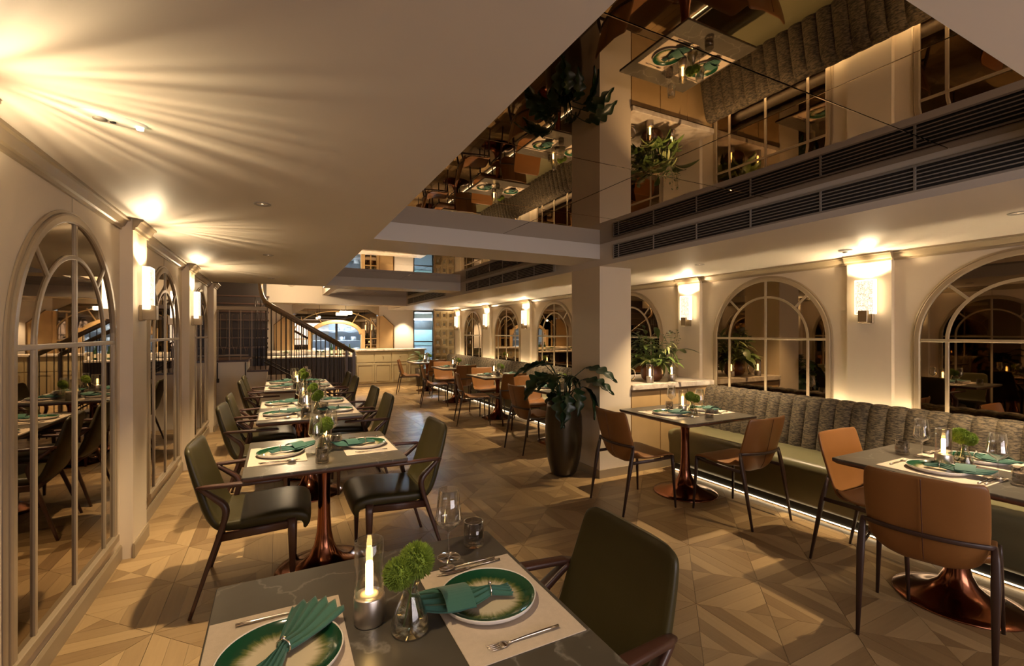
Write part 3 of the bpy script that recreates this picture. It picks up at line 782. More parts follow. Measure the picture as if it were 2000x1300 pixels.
def make_tan():
    t = thing('dining_chair', '', 'chair')
    seat = resample([(0.262, 0.430, 0.215, 0.008, 0), (0.255, 0.448, 0.228, 0.018, 0), (0.20, 0.458, 0.232, 0.022, -0.002), (0.08, 0.448, 0.232, 0.022, -0.006), (-0.04, 0.432, 0.230, 0.022, -0.022), (-0.11, 0.430, 0.226, 0.022, -0.050), (-0.155, 0.445, 0.223, 0.022, -0.062)], 22)
    back = resample([(-0.118, 0.398, 0.085, 0.008, -0.010), (-0.140, 0.405, 0.140, 0.020, -0.020), (-0.170, 0.432, 0.185, 0.022, -0.036), (-0.202, 0.49, 0.212, 0.022, -0.052), (-0.226, 0.565, 0.222, 0.022, -0.056), (-0.246, 0.65, 0.224, 0.022, -0.050), (-0.263, 0.73, 0.224, 0.022, -0.044), (-0.277, 0.80, 0.220, 0.020, -0.040), (-0.282, 0.825, 0.212, 0.017, -0.038), (-0.284, 0.835, 0.200, 0.008, -0.036)], 30)
    obj('seat', shell(seat, 24, 6), 'tan_leather', t)
    bk = obj('backrest', shell(back, 24, 6), 'tan_leather', t)
    sm = [(x - 0.0125 * (1 if z > 0.47 else 0.9), 0.0, z - (0.0 if z > 0.5 else 0.010)) for x, z, _, _, _ in back[7:-2]]
    obj('centre_seam', MB().sweep(sm, 0.0022, up=(0, 1, 0), n=6), 'tan_seam', bk)
    band = [(-0.226 - 0.015 + 0.062 * abs(u) ** 2.2, u * 0.236, 0.558) for u in [(-1 + k / 10) for k in range(21)]]
    obj('back_band', MB().sweep(band, (0.006, 0.011), up=(0, 0, 1), n=8, ex=4), 'leg_dark', t)
    for s in (-1, 1):
        obj('rear_leg', MB().sweep([(-0.178, s*0.233, 0.565), (-0.190, s*0.236, 0.50), (-0.212, s*0.238, 0.40), (-0.285, s*0.236, 0.0)], [(0.007, 0.011), (0.011, 0.016), (0.013, 0.018), (0.007, 0.008)], up=(0, 1, 0), n=10, ex=3.5), 'leg_dark', t)
        obj('front_leg', MB().sweep([(0.235, s*0.232, 0.445), (0.238, s*0.236, 0.39), (0.258, s*0.250, 0.0)], [(0.012, 0.015), (0.012, 0.014), (0.007, 0.008)], up=(0, 1, 0), n=10, ex=3.5), 'leg_dark', t)
        obj('side_rail', MB().sweep([(0.243, s*0.234, 0.434), (0.05, s*0.240, 0.428), (-0.205, s*0.240, 0.425)], (0.008, 0.013), up=(0, 0, 1), n=10, ex=4), 'leg_dark', t)
    obj('front_rail', MB().sweep([(0.232, -0.235, 0.425), (0.232, 0.235, 0.425)], (0.008, 0.012), up=(0, 0, 1), n=10, ex=4), 'leg_dark', t)
    return t
green = Proto(make_green); tan = Proto(make_tan)
GG = 'green leather armchairs of the left row'
for x, y, a, l in (
    (0.735, 1.17, 180, 'dark green armchair in the foreground, right of the nearest table'),
    (-0.14, 3.20, -3, 'green armchair left of the second table, nearest the left wall mirror'),
    (0.735, 3.20, 180, 'green armchair right of the second table in the left row'),
    (-0.15, 4.74, -4, 'green armchair left of the third table, the nearer of two'),
    (-0.15, 5.50, 0, 'green armchair left of the third table, the farther of two'),
    (0.735, 4.80, 180, 'green armchair right of the third table, the nearer of two'),
    (0.735, 5.55, 180, 'green armchair right of the third table, the farther of two'),
    (-0.15, 7.05, 0, 'green armchair left of the farthest table, the nearer of two'),
    (-0.15, 7.76, 0, 'green armchair left of the farthest table, beside the stair wall'),
    (0.735, 7.02, 180, 'green armchair right of the farthest table, the nearer of two'),
    (0.735, 7.80, 180, 'green armchair right of the farthest table, nearest the stair newel')):
    green((x, y, 0), math.radians(a), l, GG)
GT = 'tan leather chairs at the banquette tables'
for x, y, a, l in (
    (2.91, 1.11, 15, 'tan leather chair seen from behind at the lower right corner'),
    (3.40, 1.55, -90, 'tan leather chair with lit front at the far end of the near right table'),
    (2.81, 3.16, -3, 'tan leather chair on the aisle, in front of the square column'),
    (3.43, 2.56, 90, 'tan leather chair with its back to us at the table beside the column'),
    (2.945, 5.20, 2, 'tan leather chair partly behind the big potted plant'),
    (3.45, 6.05, -90, 'tan leather chair peeking out between plant leaves and banquette'),
    (2.90, 7.16, -14, 'tan leather aisle chair at the second table behind the plant'),
    (3.47, 6.96, 90, 'tan leather chair with its back to us, second table behind the plant'),
    (3.50, 7.92, -90, 'tan leather chair with lit front, second table behind the plant'),
    (2.90, 9.25, -14, 'tan leather aisle chair at the third table behind the plant'),
    (3.47, 9.12, 90, 'tan leather chair with its back to us, third table behind the plant'),
    (3.42, 10.06, -90, 'tan leather chair with lit front, third table behind the plant'),
    (2.92, 11.40, -20, 'farthest tan leather chair, standing before the bar counter'),
    (3.54, 11.22, 90, 'tan leather chair with its back to us at the farthest banquette table')):
    tan((x, y, 0), math.radians(a), l, GT)

# ------------------------------------------------------------------ tables
def make_table(lx, ly, peds):
    t = thing('table', '', 'table')
    top = MB(); r = 0.010; n = 3
    def rr(hx, hy, rad):
        o = []
        for sx, sy, a0 in ((1, 1, 0), (-1, 1, PI/2), (-1, -1, PI), (1, -1, 1.5*PI)):
            for k in range(n + 1):
                a = a0 + PI / 2 * k / n
                o.append((sx * (hx - rad) + rad * math.cos(a), sy * (hy - rad) + rad * math.sin(a)))
        return o
    lay = [(0.0, 0.750), (0.002, 0.748), (0.003, 0.742)]
    ring = [[(x, y, z) for x, y in rr(lx/2 - i, ly/2 - i, r)] for i, z in ((0.003, 0.750), (0.0, 0.747), (0.0, 0.738))]
    m = len(ring[0]); vs = sum(ring, [])
    top.add(vs, [tuple(range(m))] + [(a*m+k, (a+1)*m+k, (a+1)*m+(k+1) % m, a*m+(k+1) % m) for a in range(2) for k in range(m)])
    obj('table_top', top, 'marble', t)
    edge = MB(); ring = [[(x, y, z) for x, y in rr(lx/2 - i, ly/2 - i, r)] for i, z in ((0.0005, 0.7385), (0.0005, 0.730), (0.018, 0.716), (0.2, 0.714))]
    vs = sum(ring, []); k4 = len(ring)
    edge.add(vs, [(a*m+k, (a+1)*m+k, (a+1)*m+(k+1) % m, a*m+(k+1) % m) for a in range(k4 - 1) for k in range(m)] + [tuple((k4-1)*m + k for k in range(m-1, -1, -1))])
    obj('table_edge', edge, 'top_edge', t)
    prof = [(0.0, 0.0), (0.285, 0.0), (0.290, 0.004), (0.286, 0.010), (0.24, 0.018), (0.18, 0.034), (0.125, 0.060), (0.085, 0.100), (0.060, 0.155), (0.045, 0.23), (0.038, 0.34), (0.036, 0.48), (0.038, 0.58), (0.046, 0.645), (0.060, 0.690), (0.078, 0.714), (0.0, 0.7145)]
    for y in peds:
        obj('pedestal', MB().lathe(prof, 48, 0, y), 'copper', t)
    return t
tab2 = Proto(lambda: make_table(0.87, 0.86, [0.0]))
tab4 = Proto(lambda: make_table(0.86, 1.40, [-0.34, 0.34]))
GTB = 'marble-topped pedestal tables'
TBL = {
    'T1': (tab2, 0.275, 1.175, 'nearest marble table at the bottom of the photo', 'the nearest table'),
    'T2': (tab2, 0.267, 3.185, 'marble table with copper pedestal, second in the left row', 'the second left-row table'),
    'T3': (tab4, 0.270, 5.07, 'long marble table, third in the left row', 'the third left-row table'),
    'T4': (tab4, 0.270, 7.38, 'long marble table farthest in the left row, by the stairs', 'the farthest left-row table'),
    'R2': (tab2, 3.415, 1.175, 'marble table at the right photo edge by the banquette', 'the right-edge table'),
    'R1': (tab2, 3.435, 3.14, 'marble table on copper pedestal beside the square column', 'the table beside the column'),
    'F0': (tab2, 3.47, 5.41, 'marble table half hidden behind the potted plant', 'the table behind the plant'),
    'F1': (tab2, 3.50, 7.44, 'marble banquette table, second beyond the potted plant', 'the second table beyond the plant'),
    'F2': (tab2, 3.50, 9.60, 'marble banquette table, third beyond the potted plant', 'the third table beyond the plant'),
    'F3': (tab2, 3.50, 11.78, 'farthest marble banquette table, near the far door', 'the farthest banquette table'),
}
for k, (p, x, y, l, d) in TBL.items(): p((x, y, 0), 0, l, GTB)

# ------------------------------------------------------------------ table ware (origins on the table plane)
ZT = 0.7503
def make_mat():
    o = obj('placemat', MB().bbox(-0.155, 0.155, -0.225, 0.225, 0.0, 0.0026, 0.001), 'placemat'); return tag(o, '', 'placemat')
def make_plate():
    t = thing('dinner_plate', '', 'plate')
    obj('glazed_well', MB().lathe([(0.131, 0.0205), (0.127, 0.0185), (0.118, 0.0095), (0.08, 0.0070), (0.0, 0.0068)], 48), 'plate_glaze', t).data.flip_normals()
    obj('rim', MB().lathe([(0.0, 0.0), (0.095, 0.0), (0.118, 0.003), (0.131, 0.012), (0.1345, 0.0215), (0.133, 0.023), (0.131, 0.0205)], 48), 'plate_rim', t)
    return t
def make_napkin(variant=0):
    t = thing('napkin', '', 'napkin')
    mb = MB(); nx, ny = 26, 41
    L0, L1 = (-0.065, 0.165) if variant == 0 else (-0.055, 0.205)
    pts = {}
    vs = []
    for a in range(nx):
        u = a / (nx - 1); x = L0 + (L1 - L0) * u
        d = x
        hw = 0.010 + (0.062 * (max(0, d) / 0.165) ** 0.75 if d > 0 else 0.022 * (-d / 0.06) ** 0.8)
        if variant == 1 and d > 0: hw = 0.011 + 0.050 * math.sin(min(1, d / 0.205 * 1.02) * PI * 0.80) ** 0.9
        for b in range(ny):
            v = -1 + 2 * b / (ny - 1)
            tri = abs(((v * 2.5 + 100.25) % 1) * 2 - 1)
            amp = 0.010 if d > 0 else 0.007
            z = 0.008 + amp * tri * (1 - 0.3 * abs(v)) + 0.016 * (1 - min(1, abs(d) / 0.05)) * (1 - v * v) + 0.012 * (1 - v * v) * min(1, max(0, d) / 0.12)
            z += 0.006 * max(0, (abs(x) - 0.10) / 0.08)
            xe = x + (0.014 * tri * (u if d > 0 else 0) - 0.020 * v * v * u if d > 0 else -0.008 * tri * (1 - u))
            vs.append((xe, v * hw, z))
    n = len(vs)
    vs2 = [(x, y * 0.985, z - 0.0035) for x, y, z in vs]
    fs = []
    for a in range(nx - 1):
        for b in range(ny - 1):
            q = (a*ny+b, (a+1)*ny+b, (a+1)*ny+b+1, a*ny+b+1)
            fs.append(q); fs.append(tuple(n + i for i in reversed(q)))
    border = [a*ny for a in range(nx)] + [(nx-1)*ny + b for b in range(1, ny)] + [a*ny + ny-1 for a in range(nx-2, -1, -1)] + [b for b in range(ny-2, 0, -1)]
    for i in range(len(border)):
        p, q = border[i], border[(i+1) % len(border)]; fs.append((q, p, n + p, n + q))
    mb.add(vs + vs2, fs, True)
    obj('cloth', mb, 'napkin', t)
    if variant == 1:
        ys_ = [-0.062 + 0.124 * k / 12 for k in range(13)]
        zf = lambda y: 0.038 - 5.5 * y * y
        obj('folded_flap', MB().prism([(y, zf(y)) for y in ys_] + [(y, zf(y) - 0.003) for y in reversed(ys_)], 'x', 0.062, 0.140), 'napkin', t, rot=(0, -0.05, 0.10))
    ring = [(0.0, 0.0165 * math.cos(2*PI*k/20), 0.018 + 0.0165 * math.sin(2*PI*k/20)) for k in range(21)]
    rg = obj('napkin_ring', MB().sweep(ring, (0.0022, 0.0022), up=(1, 0, 0), n=6, caps=False), 'steel', t)
    obj('ring_knot', MB().lathe([(0.0, -0.005), (0.005, -0.002), (0.005, 0.003), (0.0, 0.006)], 10, 0.0, 0.0, 0.037), 'steel', rg)
    return t
def make_fork():
    t = thing('fork', '', 'fork')
    obj('handle', MB().sweep([(-0.095, 0, 0.006), (-0.06, 0, 0.0065), (0.0, 0, 0.0055), (0.035, 0, 0.004), (0.05, 0, 0.0035)], [(0.0045, 0.003), (0.004, 0.0028), (0.003, 0.0022), (0.0025, 0.0018), (0.006, 0.0012)], n=8), 'steel', t)
    obj('head', MB().sweep([(0.048, 0, 0.0034), (0.056, 0, 0.003), (0.068, 0, 0.003)], [(0.006, 0.0012), (0.0115, 0.001), (0.0115, 0.001)], n=8, ex=4), 'steel', t)
    tm = MB().sweep([(0.067, 0, 0.003), (0.085, 0, 0.0028), (0.100, 0, 0.006)], [(0.0017, 0.001), (0.0015, 0.001), (0.0008, 0.0008)], n=6).mesh('tine'); tm.materials.append(MATS['steel'])
    for y in (-0.0095, -0.0032, 0.0032, 0.0095): obj('tine', tm, None, t, (0, y, 0))
    return t
def make_knife():
    t = thing('knife', '', 'knife')
    obj('handle', MB().sweep([(-0.105, 0, 0.0045), (-0.06, 0, 0.005), (0.0, 0, 0.0045)], [(0.0045, 0.003), (0.0042, 0.003), (0.0035, 0.0024)], n=8), 'steel', t)
    obj('blade', MB().sweep([(-0.002, 0, 0.004), (0.03, 0.001, 0.004), (0.08, 0.001, 0.004), (0.112, -0.003, 0.004)], [(0.004, 0.0012), (0.009, 0.0008), (0.009, 0.0007), (0.002, 0.0005)], n=8), 'steel', t)
    return t
def make_spoon():
    t = thing('spoon', '', 'spoon')
    obj('handle', MB().sweep([(-0.095, 0, 0.006), (-0.05, 0, 0.006), (0.045, 0, 0.0035)], [(0.0045, 0.003), (0.0038, 0.0026), (0.0024, 0.0018)], n=8), 'steel', t)
    b = MB().lathe([(0.0, 0.0), (0.5, 0.02), (0.85, 0.12), (1.0, 0.26), (0.95, 0.24), (0.6, 0.10), (0.0, 0.05)], 18)
    b.v = [(x * 0.026, y * 0.017, z * 0.030 + 0.001) for x, y, z in b.v]
    obj('bowl', b, 'steel', t, (0.068, 0, 0))
    return t
def make_wine():
    t = thing('wine_glass', '', 'wine glass')
    obj('bowl', MB().lathe([(0.0045, 0.088), (0.010, 0.092), (0.030, 0.108), (0.0445, 0.126), (0.0435, 0.134), (0.040, 0.165), (0.0335, 0.228), (0.0329, 0.2285), (0.0393, 0.165), (0.0428, 0.134), (0.0436, 0.127), (0.029, 0.1095), (0.0, 0.0935)], 32), 'glass', t)
    obj('stem', MB().lathe([(0.0075, 0.005), (0.0036, 0.016), (0.0031, 0.05), (0.0034, 0.08), (0.0055, 0.090)], 16), 'glass', t)
    obj('foot', MB().lathe([(0.0, 0.0), (0.038, 0.0), (0.039, 0.0012), (0.036, 0.0022), (0.018, 0.0038), (0.0075, 0.006), (0.0, 0.0075)], 32), 'glass', t)
    return t
def make_tumbler():
    t = thing('tumbler', '', 'tumbler')
    n = 32; b = MB()
    prof = [(0.0, 0.0), (0.034, 0.0), (0.0365, 0.004), (0.0375, 0.03), (0.0345, 0.084), (0.0322, 0.0845), (0.0345, 0.03), (0.033, 0.012), (0.0, 0.011)]
    b.lathe(prof, n)
    b.v = [(x * (1 + 0.022 * math.cos(8 * math.atan2(y, x))), y * (1 + 0.022 * math.cos(8 * math.atan2(y, x))), z) for x, y, z in b.v]
    obj('glass_body', b, 'smoke_glass', t)
    obj('rim_line', MB().lathe([(0.0345, 0.083), (0.0350, 0.0848), (0.0322, 0.0848)], n), 'glass', t)
    return t
def make_candle():
    t = thing('candle_lamp', '', 'candle lamp')
    obj('base', MB().lathe([(0.0, 0.0), (0.036, 0.0), (0.0385, 0.003), (0.0390, 0.068), (0.0375, 0.071), (0.0, 0.0705)], 32), 'lamp_metal', t)
    obj('glass_shade', MB().lathe([(0.0375, 0.071), (0.0372, 0.208), (0.0350, 0.212), (0.0335, 0.209), (0.0348, 0.2), (0.0352, 0.072)], 32), 'lamp_glass', t)
    g = obj('glow_rod', MB().lathe([(0.0095, 0.0705), (0.0095, 0.150), (0.0080, 0.156), (0.0, 0.157)], 16), 'candle_glow', t)
    obj('rod_collar', MB().lathe([(0.024, 0.0705), (0.022, 0.0735), (0.0088, 0.0745)], 24), 'cream_wax', g)
    return t
def moss_ball(rad, seed, n=1100):
    rnd = random.Random(seed); mb = MB()
    mb.lathe([(rad * 0.80 * math.sin(PI * k / 10), -rad * 0.80 * math.cos(PI * k / 10)) for k in range(11)], 16)
    for i in range(n):
        ph = i * 2.399963; z = 1 - 2 * (i + 0.5) / n; r = math.sqrt(max(0, 1 - z * z))
        d = Vector((r * math.cos(ph) + rnd.gauss(0, .08), r * math.sin(ph) + rnd.gauss(0, .08), z + rnd.gauss(0, .08))).normalized()
        a = d.cross(Vector((0.3, 0.5, 0.8))).normalized() * rad * 0.055; b = d.cross(a).normalized() * rad * 0.055
        p = d * rad * 0.74; q = d * rad * rnd.uniform(0.93, 1.08)
        mb.add([p + a, p - a * 0.5 + b, p - a * 0.5 - b, q], [(0, 1, 3), (1, 2, 3), (2, 0, 3)])
    return mb
def make_vase():
    t = thing('bud_vase', '', 'vase')
    obj('glass_body', MB().lathe([(0.0, 0.0), (0.043, 0.0), (0.0475, 0.006), (0.0465, 0.022), (0.036, 0.058), (0.023, 0.086), (0.0185, 0.100), (0.0195, 0.112), (0.0230, 0.118), (0.0215, 0.1185), (0.0170, 0.110), (0.0165, 0.100), (0.0205, 0.086), (0.033, 0.058), (0.043, 0.022), (0.042, 0.010), (0.0, 0.008)], 32), 'vase_glass', t)
    obj('water', MB().lathe([(0.0, 0.011), (0.041, 0.0115), (0.0415, 0.022), (0.035, 0.048), (0.0, 0.048)], 24), 'water', t)
    for k, (x, y, z, r) in enumerate(((0.016, 0.012, 0.168, 0.047), (-0.028, -0.010, 0.150, 0.041))):
        b = obj('moss_bloom', moss_ball(r, k), 'moss', t, (x, y, z))
        obj('stem', MB().sweep([(0, 0, -r * 0.7), (-x * 0.8, -y * 0.8, 0.105 - z), (-x * 2.0 , -y * 2.2, 0.02 - z)], 0.0025, up=(0, 1, 0), n=6), 'stem', b)
    return t
p_mat, p_plate = Proto(make_mat), Proto(make_plate)
p_nap0, p_nap1 = Proto(lambda: make_napkin(0)), Proto(lambda: make_napkin(1))
p_fork, p_knife, p_spoon = Proto(make_fork), Proto(make_knife), Proto(make_spoon)
p_wine, p_tumb, p_candle, p_vase = Proto(make_wine), Proto(make_tumbler), Proto(make_candle), Proto(make_vase)
rs = random.Random(3)
def setting(cx, cy, side, where, nap=0, naprot=None, full=True, xo=0.265):
    """one place setting; side -1: diner sits towards -x (looks +x), +1: diner sits towards +x"""
    x = cx + side * xo; rz = 0 if side < 0 else PI
    p_mat((x, cy, ZT), rz, 'woven beige placemat, ' + where, 'placemats')
    p_plate((x + rs.uniform(-.005, .005) + side * (-0.01), cy + rs.uniform(-.01, .01), ZT + 0.0028), rs.uniform(0, 6), 'green-rimmed dinner plate, ' + where, 'dinner plates')
    (p_nap1 if nap else p_nap0)((x - 0.012 * side, cy, ZT + 0.016), naprot if naprot is not None else rs.uniform(-0.5, 0.5) + (PI / 2 if side < 0 else -PI / 2), 'folded teal napkin with silver ring, ' + where, 'teal napkins')
    if full:
        s = -side    # fork lies on the diner's left
        p_fork((x, cy + s * 0.185, ZT + 0.003), rz + rs.uniform(-.04, .04), 'silver fork, ' + where, 'forks')
        p_knife((x + 0.006, cy - s * 0.190, ZT + 0.003), rz + rs.uniform(-.04, .04), 'silver knife, ' + where, 'knives')
        p_spoon((x + 0.004, cy - s * 0.213, ZT + 0.003), rz + rs.uniform(-.03, .03), 'silver spoon, ' + where, 'spoons')
def centre(cx, cy, d, candle, vase, vrot, wines, tumbs, tag2=''):
    if candle: p_candle((cx + candle[0], cy + candle[1], ZT), 0, 'glass candle lamp glowing on ' + d + tag2, 'candle lamps')
    if vase: p_vase((cx + vase[0], cy + vase[1], ZT), vrot, 'glass bud vase with green moss blooms on ' + d + tag2, 'bud vases')
    for (a, b, w) in wines: p_wine((cx + a, cy + b, ZT), 0, 'clear wine glass, ' + w + ' ' + d + tag2, 'wine glasses')
    for (a, b, w) in tumbs: p_tumb((cx + a, cy + b, ZT), 0, 'smoked glass tumbler, ' + w + ' ' + d + tag2, 'tumblers')
T = {k: v[1:3] for k, v in TBL.items()}; D = {k: v[4] for k, v in TBL.items()}
x, y = T['T1']
setting(x, y, -1, 'left setting of the nearest table', 0, math.radians(57), xo=0.275)
setting(x, y, 1, 'right setting of the nearest table', 1, math.radians(172))
centre(x, y, D['T1'], (-0.062, 0.062), (0.024, -0.020), math.radians(-15), [(0.235, 0.293, 'beside the right setting of')], [(0.345, 0.343, 'at the back right corner of')])
x, y = T['T2']
setting(x, y, -1, 'left setting of the second left-row table', 1, math.radians(20))
setting(x, y, 1, 'right setting of the second left-row table', 1, math.radians(190))
centre(x, y, D['T2'], (0.015, 0.09), (0.0, -0.03), 0.3, [(-0.055, -0.08, 'at the front of'), (0.06, 0.19, 'at the back of')], [(-0.036, -0.31, 'at the front of'), (0.075, 0.02, 'right of the vase on')])
for tk, ys in (('T3', (-0.35, 0.35)), ('T4', (-0.35, 0.35))):
    x, y = T[tk]
    for dy, wn in zip(ys, ('near', 'far')):
        setting(x, y + dy, -1, f'{wn} left setting of {D[tk]}', 1, math.radians(rs.uniform(-20, 30)))
        setting(x, y + dy, 1, f'{wn} right setting of {D[tk]}', 1, math.radians(180 + rs.uniform(-20, 30)))
        centre(x, y + dy, D[tk], (-0.02, 0.07), (0.07, -0.03), 0.5, [(-0.06, -0.17, 'front left on'), (0.12, 0.15, 'back right on')], [(-0.05, -0.24, 'front left on'), (0.13, 0.02, 'right of the vase on')], f', {wn} half')
x, y = T['R2']
setting(x, y, -1, 'aisle setting of the right-edge table', 1, math.radians(-80), xo=0.225)
setting(x, y, 1, 'banquette setting of the right-edge table', 1, math.radians(-110), xo=0.255)
centre(x, y, D['R2'], (-0.075, 0.035), (0.055, -0.005), 2.2, [(0.07, 0.19, 'at the back of'), (-0.075, -0.185, 'at the front of')], [(0.04, 0.275, 'at the back of'), (-0.13, -0.285, 'at the front of')])
x, y = T['R1']
setting(x, y, -1, 'aisle setting of the table beside the column', 1, math.radians(-80), xo=0.225)
setting(x, y, 1, 'banquette setting of the table beside the column', 1, math.radians(-100), xo=0.255)
centre(x, y, D['R1'], (-0.045, -0.01), (-0.04, -0.12), 2.0, [(0.05, 0.22, 'at the back of'), (0.06, -0.115, 'at the front of')], [(-0.05, 0.15, 'at the back of'), (-0.07, -0.33, 'at the front of')])
for k in ('F0', 'F1', 'F2', 'F3'):
    x, y = T[k]
    setting(x, y, -1, 'aisle setting of ' + D[k], 1, math.radians(-80), k in ('F0', 'F1'))
    setting(x, y, 1, 'banquette setting of ' + D[k], 1, math.radians(-100), k in ('F0', 'F1'))
    centre(x, y, D[k], (-0.06, 0.03), (0.05, -0.02), 2.2, [(0.06, 0.19, 'at the back of'), (-0.07, -0.18, 'at the front of')], [(0.04, 0.27, 'at the back of'), (-0.13, -0.28, 'at the front of')])

# ------------------------------------------------------------------ console cabinet beside the column, its ornaments
t = thing('console_cabinet', 'oak console cabinet with pale stone top beside the column', 'cabinet', (3.38, 3.83, 0))
obj('body', MB().box(0.005, 1.275, 0.02, 0.92, 0.08, 0.885), 'oak', t)
obj('plinth', MB().box(0.005, 1.275, 0.0, 0.92, 0.0, 0.08), 'trim_taupe', t)
for k in range(3): obj('door', MB().bbox(0.012 + k * 0.42, 0.424 + k * 0.42, 0.0, 0.019, 0.09, 0.86, 0.002), 'oak', t)
obj('shadow_rail', MB().box(0.005, 1.275, 0.006, 0.02, 0.862, 0.885), 'oak_dark', t)
obj('stone_top', MB().bbox(-0.002 + 0.005, 1.277, -0.03, 0.94, 0.886, 0.942, 0.004), 'white_stone', t)
ZC = 0.9425
p_candle((3.72, 3.90, ZC), 0, 'candle lamp on the stone console, left of the woven vase', 'candle lamps')
p_candle((4.13, 3.98, ZC), 0, 'candle lamp on the stone console, right of the woven vase', 'candle lamps')
def leafm(L, W, bend, lobes=0, fold=0.12, n=10):
    """leaf along +x starting at origin, slightly folded and drooping, with thickness"""
    st = []
    for k in range(n + 1):
        u = k / n
        wd = W * math.sin(PI * min(1, u * 0.96 + 0.04)) ** 0.75 * (1 - 0.35 * u)
        if lobes: wd *= 0.42 + 0.58 * abs(math.cos(u * PI * lobes))
        st.append((L * (u - 0.12 * abs(bend) * u * u), wd, -bend * L * u * u * 0.6))
    vs = []; fs = []
    for x, wd, z in st:
        f = fold * wd
        tip = L * 0.06 if lobes else 0
        vs += [(x + tip, -wd, z + f), (x, -wd * 0.5, z + f * 0.3), (x, 0, z), (x, wd * 0.5, z + f * 0.3), (x + tip, wd, z + f)]
    m = len(vs)
    for k in range(n):
        for c in range(4):
            a = k * 5 + c; fs.append((a, a + 5, a + 6, a + 1))
    vs2 = [(x, y, z - 0.0015) for x, y, z in vs]
    fs += [tuple(m + i for i in reversed(f)) for f in fs]
    mb = MB(); mb.add(vs + vs2, fs, True)
    return mb
t = thing('vase_arrangement', 'round woven amber vase filled with mixed foliage on the console', 'plant', (3.93, 4.09, ZC))
obj('woven_vase', MB().lathe([(0.0, 0.0), (0.085, 0.0), (0.115, 0.03), (0.13, 0.08), (0.125, 0.135), (0.10, 0.175), (0.07, 0.19), (0.06, 0.188), (0.09, 0.165), (0.11, 0.13), (0.0, 0.12)], 32), 'basket', t)
rnd = random.Random(11)
lm = [(leafm(0.20, 0.055, 0.9), 'leaf_mid'), (leafm(0.15, 0.016, 0.5), 'leaf_pale'), (leafm(0.11, 0.026, 0.3), 'leaf_mid')]
lms = []
for mb, mt in lm: me = mb.mesh('leaf'); me.materials.append(MATS[mt]); lms.append(me)
for k in range(64):
    a = rnd.uniform(0, 2 * PI); el = rnd.uniform(0.15, 1.40); L = rnd.uniform(0.12, 0.32) + 0.18 * (el > 0.9)
    d = Vector((math.cos(a) * math.cos(el), math.sin(a) * math.cos(el), math.sin(el)))
    p1 = Vector((0, 0, 0.17)) + d * L; mid = Vector((0, 0, 0.16)) + d * L * 0.5 + Vector((0, 0, 0.03))
    st = obj('stem', MB().sweep([(0.02 * math.cos(a), 0.02 * math.sin(a), 0.13), mid, p1], [0.003, 0.0025, 0.0015], up=(0.3, 1, 0), n=5), 'stem', t)
    kind = rnd.choice([0, 1, 1, 2, 2, 2])
    cnt = 1 if kind == 0 else 7
    for q in range(cnt):
        f = 1.0 if kind == 0 else 0.45 + 0.55 * q / 6
        pos = mid + (p1 - mid) * max(0, (f - 0.4) / 0.6)
        aa = a + (0 if kind == 0 else (1 if q % 2 else -1) * rnd.uniform(0.5, 1.1))
        o = obj('leaf', lms[kind], None, st, pos, (rnd.uniform(-.3, .3), -rnd.uniform(-0.4, 0.6) + (0.3 if kind == 0 else 0), aa))
        sc = rnd.uniform(0.7, 1.15); o.scale = (sc, sc, sc)
t = thing('glass_cylinder_vase', 'tall clear glass cylinder vase with broad leaves on the console', 'vase', (4.31, 4.15, ZC))
obj('glass_body', MB().lathe([(0.0, 0.0), (0.05, 0.0), (0.052, 0.005), (0.048, 0.21), (0.046, 0.21), (0.049, 0.012), (0.0, 0.010)], 28), 'vase_glass', t)
obj('water', MB().lathe([(0.0, 0.012), (0.048, 0.0125), (0.0465, 0.12), (0.0, 0.12)], 24), 'water', t)
big = leafm(0.26, 0.075, 1.1); bme = big.mesh('leaf'); bme.materials.append(MATS['leaf_mid'])
for k, (a, el) in enumerate(((0.2, 0.5), (2.2, 0.6), (3.6, 0.4), (5.2, 0.6))):
    st = obj('stem', MB().sweep([(0.02 * math.cos(a + 2), 0.02 * math.sin(a + 2), 0.02), (0, 0, 0.2), (0.05 * math.cos(a), 0.05 * math.sin(a), 0.33)], 0.003, up=(0.3, 1, 0), n=5), 'stem', t)
    obj('leaf', bme, None, st, (0.05 * math.cos(a), 0.05 * math.sin(a), 0.33), (0, -el, a))
rnd = random.Random(5)
for k in range(9):   # thin flowering twigs
    a = rnd.uniform(0, 6.28); h = rnd.uniform(0.45, 0.62); r = rnd.uniform(0.05, 0.20)
    st = obj('twig', MB().sweep([(0, 0, 0.03), (r * 0.3 * math.cos(a), r * 0.3 * math.sin(a), 0.28), (r * math.cos(a), r * math.sin(a), h)], [0.002, 0.0016, 0.001], up=(0.3, 1, 0), n=4), 'stem', t)
    for q in range(5):
        f = 0.6 + 0.1 * q
        o = obj('leaf', lms[2], None, st, (r * f * math.cos(a), r * f * math.sin(a), 0.28 + (h - 0.28) * (f - 0.3) / 0.7), (0, rnd.uniform(-.5, .3), rnd.uniform(0, 6.28)))
        o.scale = (0.42, 0.42, 0.42)
t = thing('ring_ornament', 'silver ring ornament on the console next to the column', 'ornament', (3.60, 4.08, ZC))
obj('ring', MB().sweep([(0.065 * math.cos(2*PI*k/28), 0, 0.085 + 0.065 * math.sin(2*PI*k/28)) for k in range(29)], (0.008, 0.010), up=(0, 1, 0), n=8, caps=False), 'steel', t)
obj('foot', MB().bbox(-0.035, 0.035, -0.025, 0.025, 0.0, 0.022, 0.003), 'steel', t)

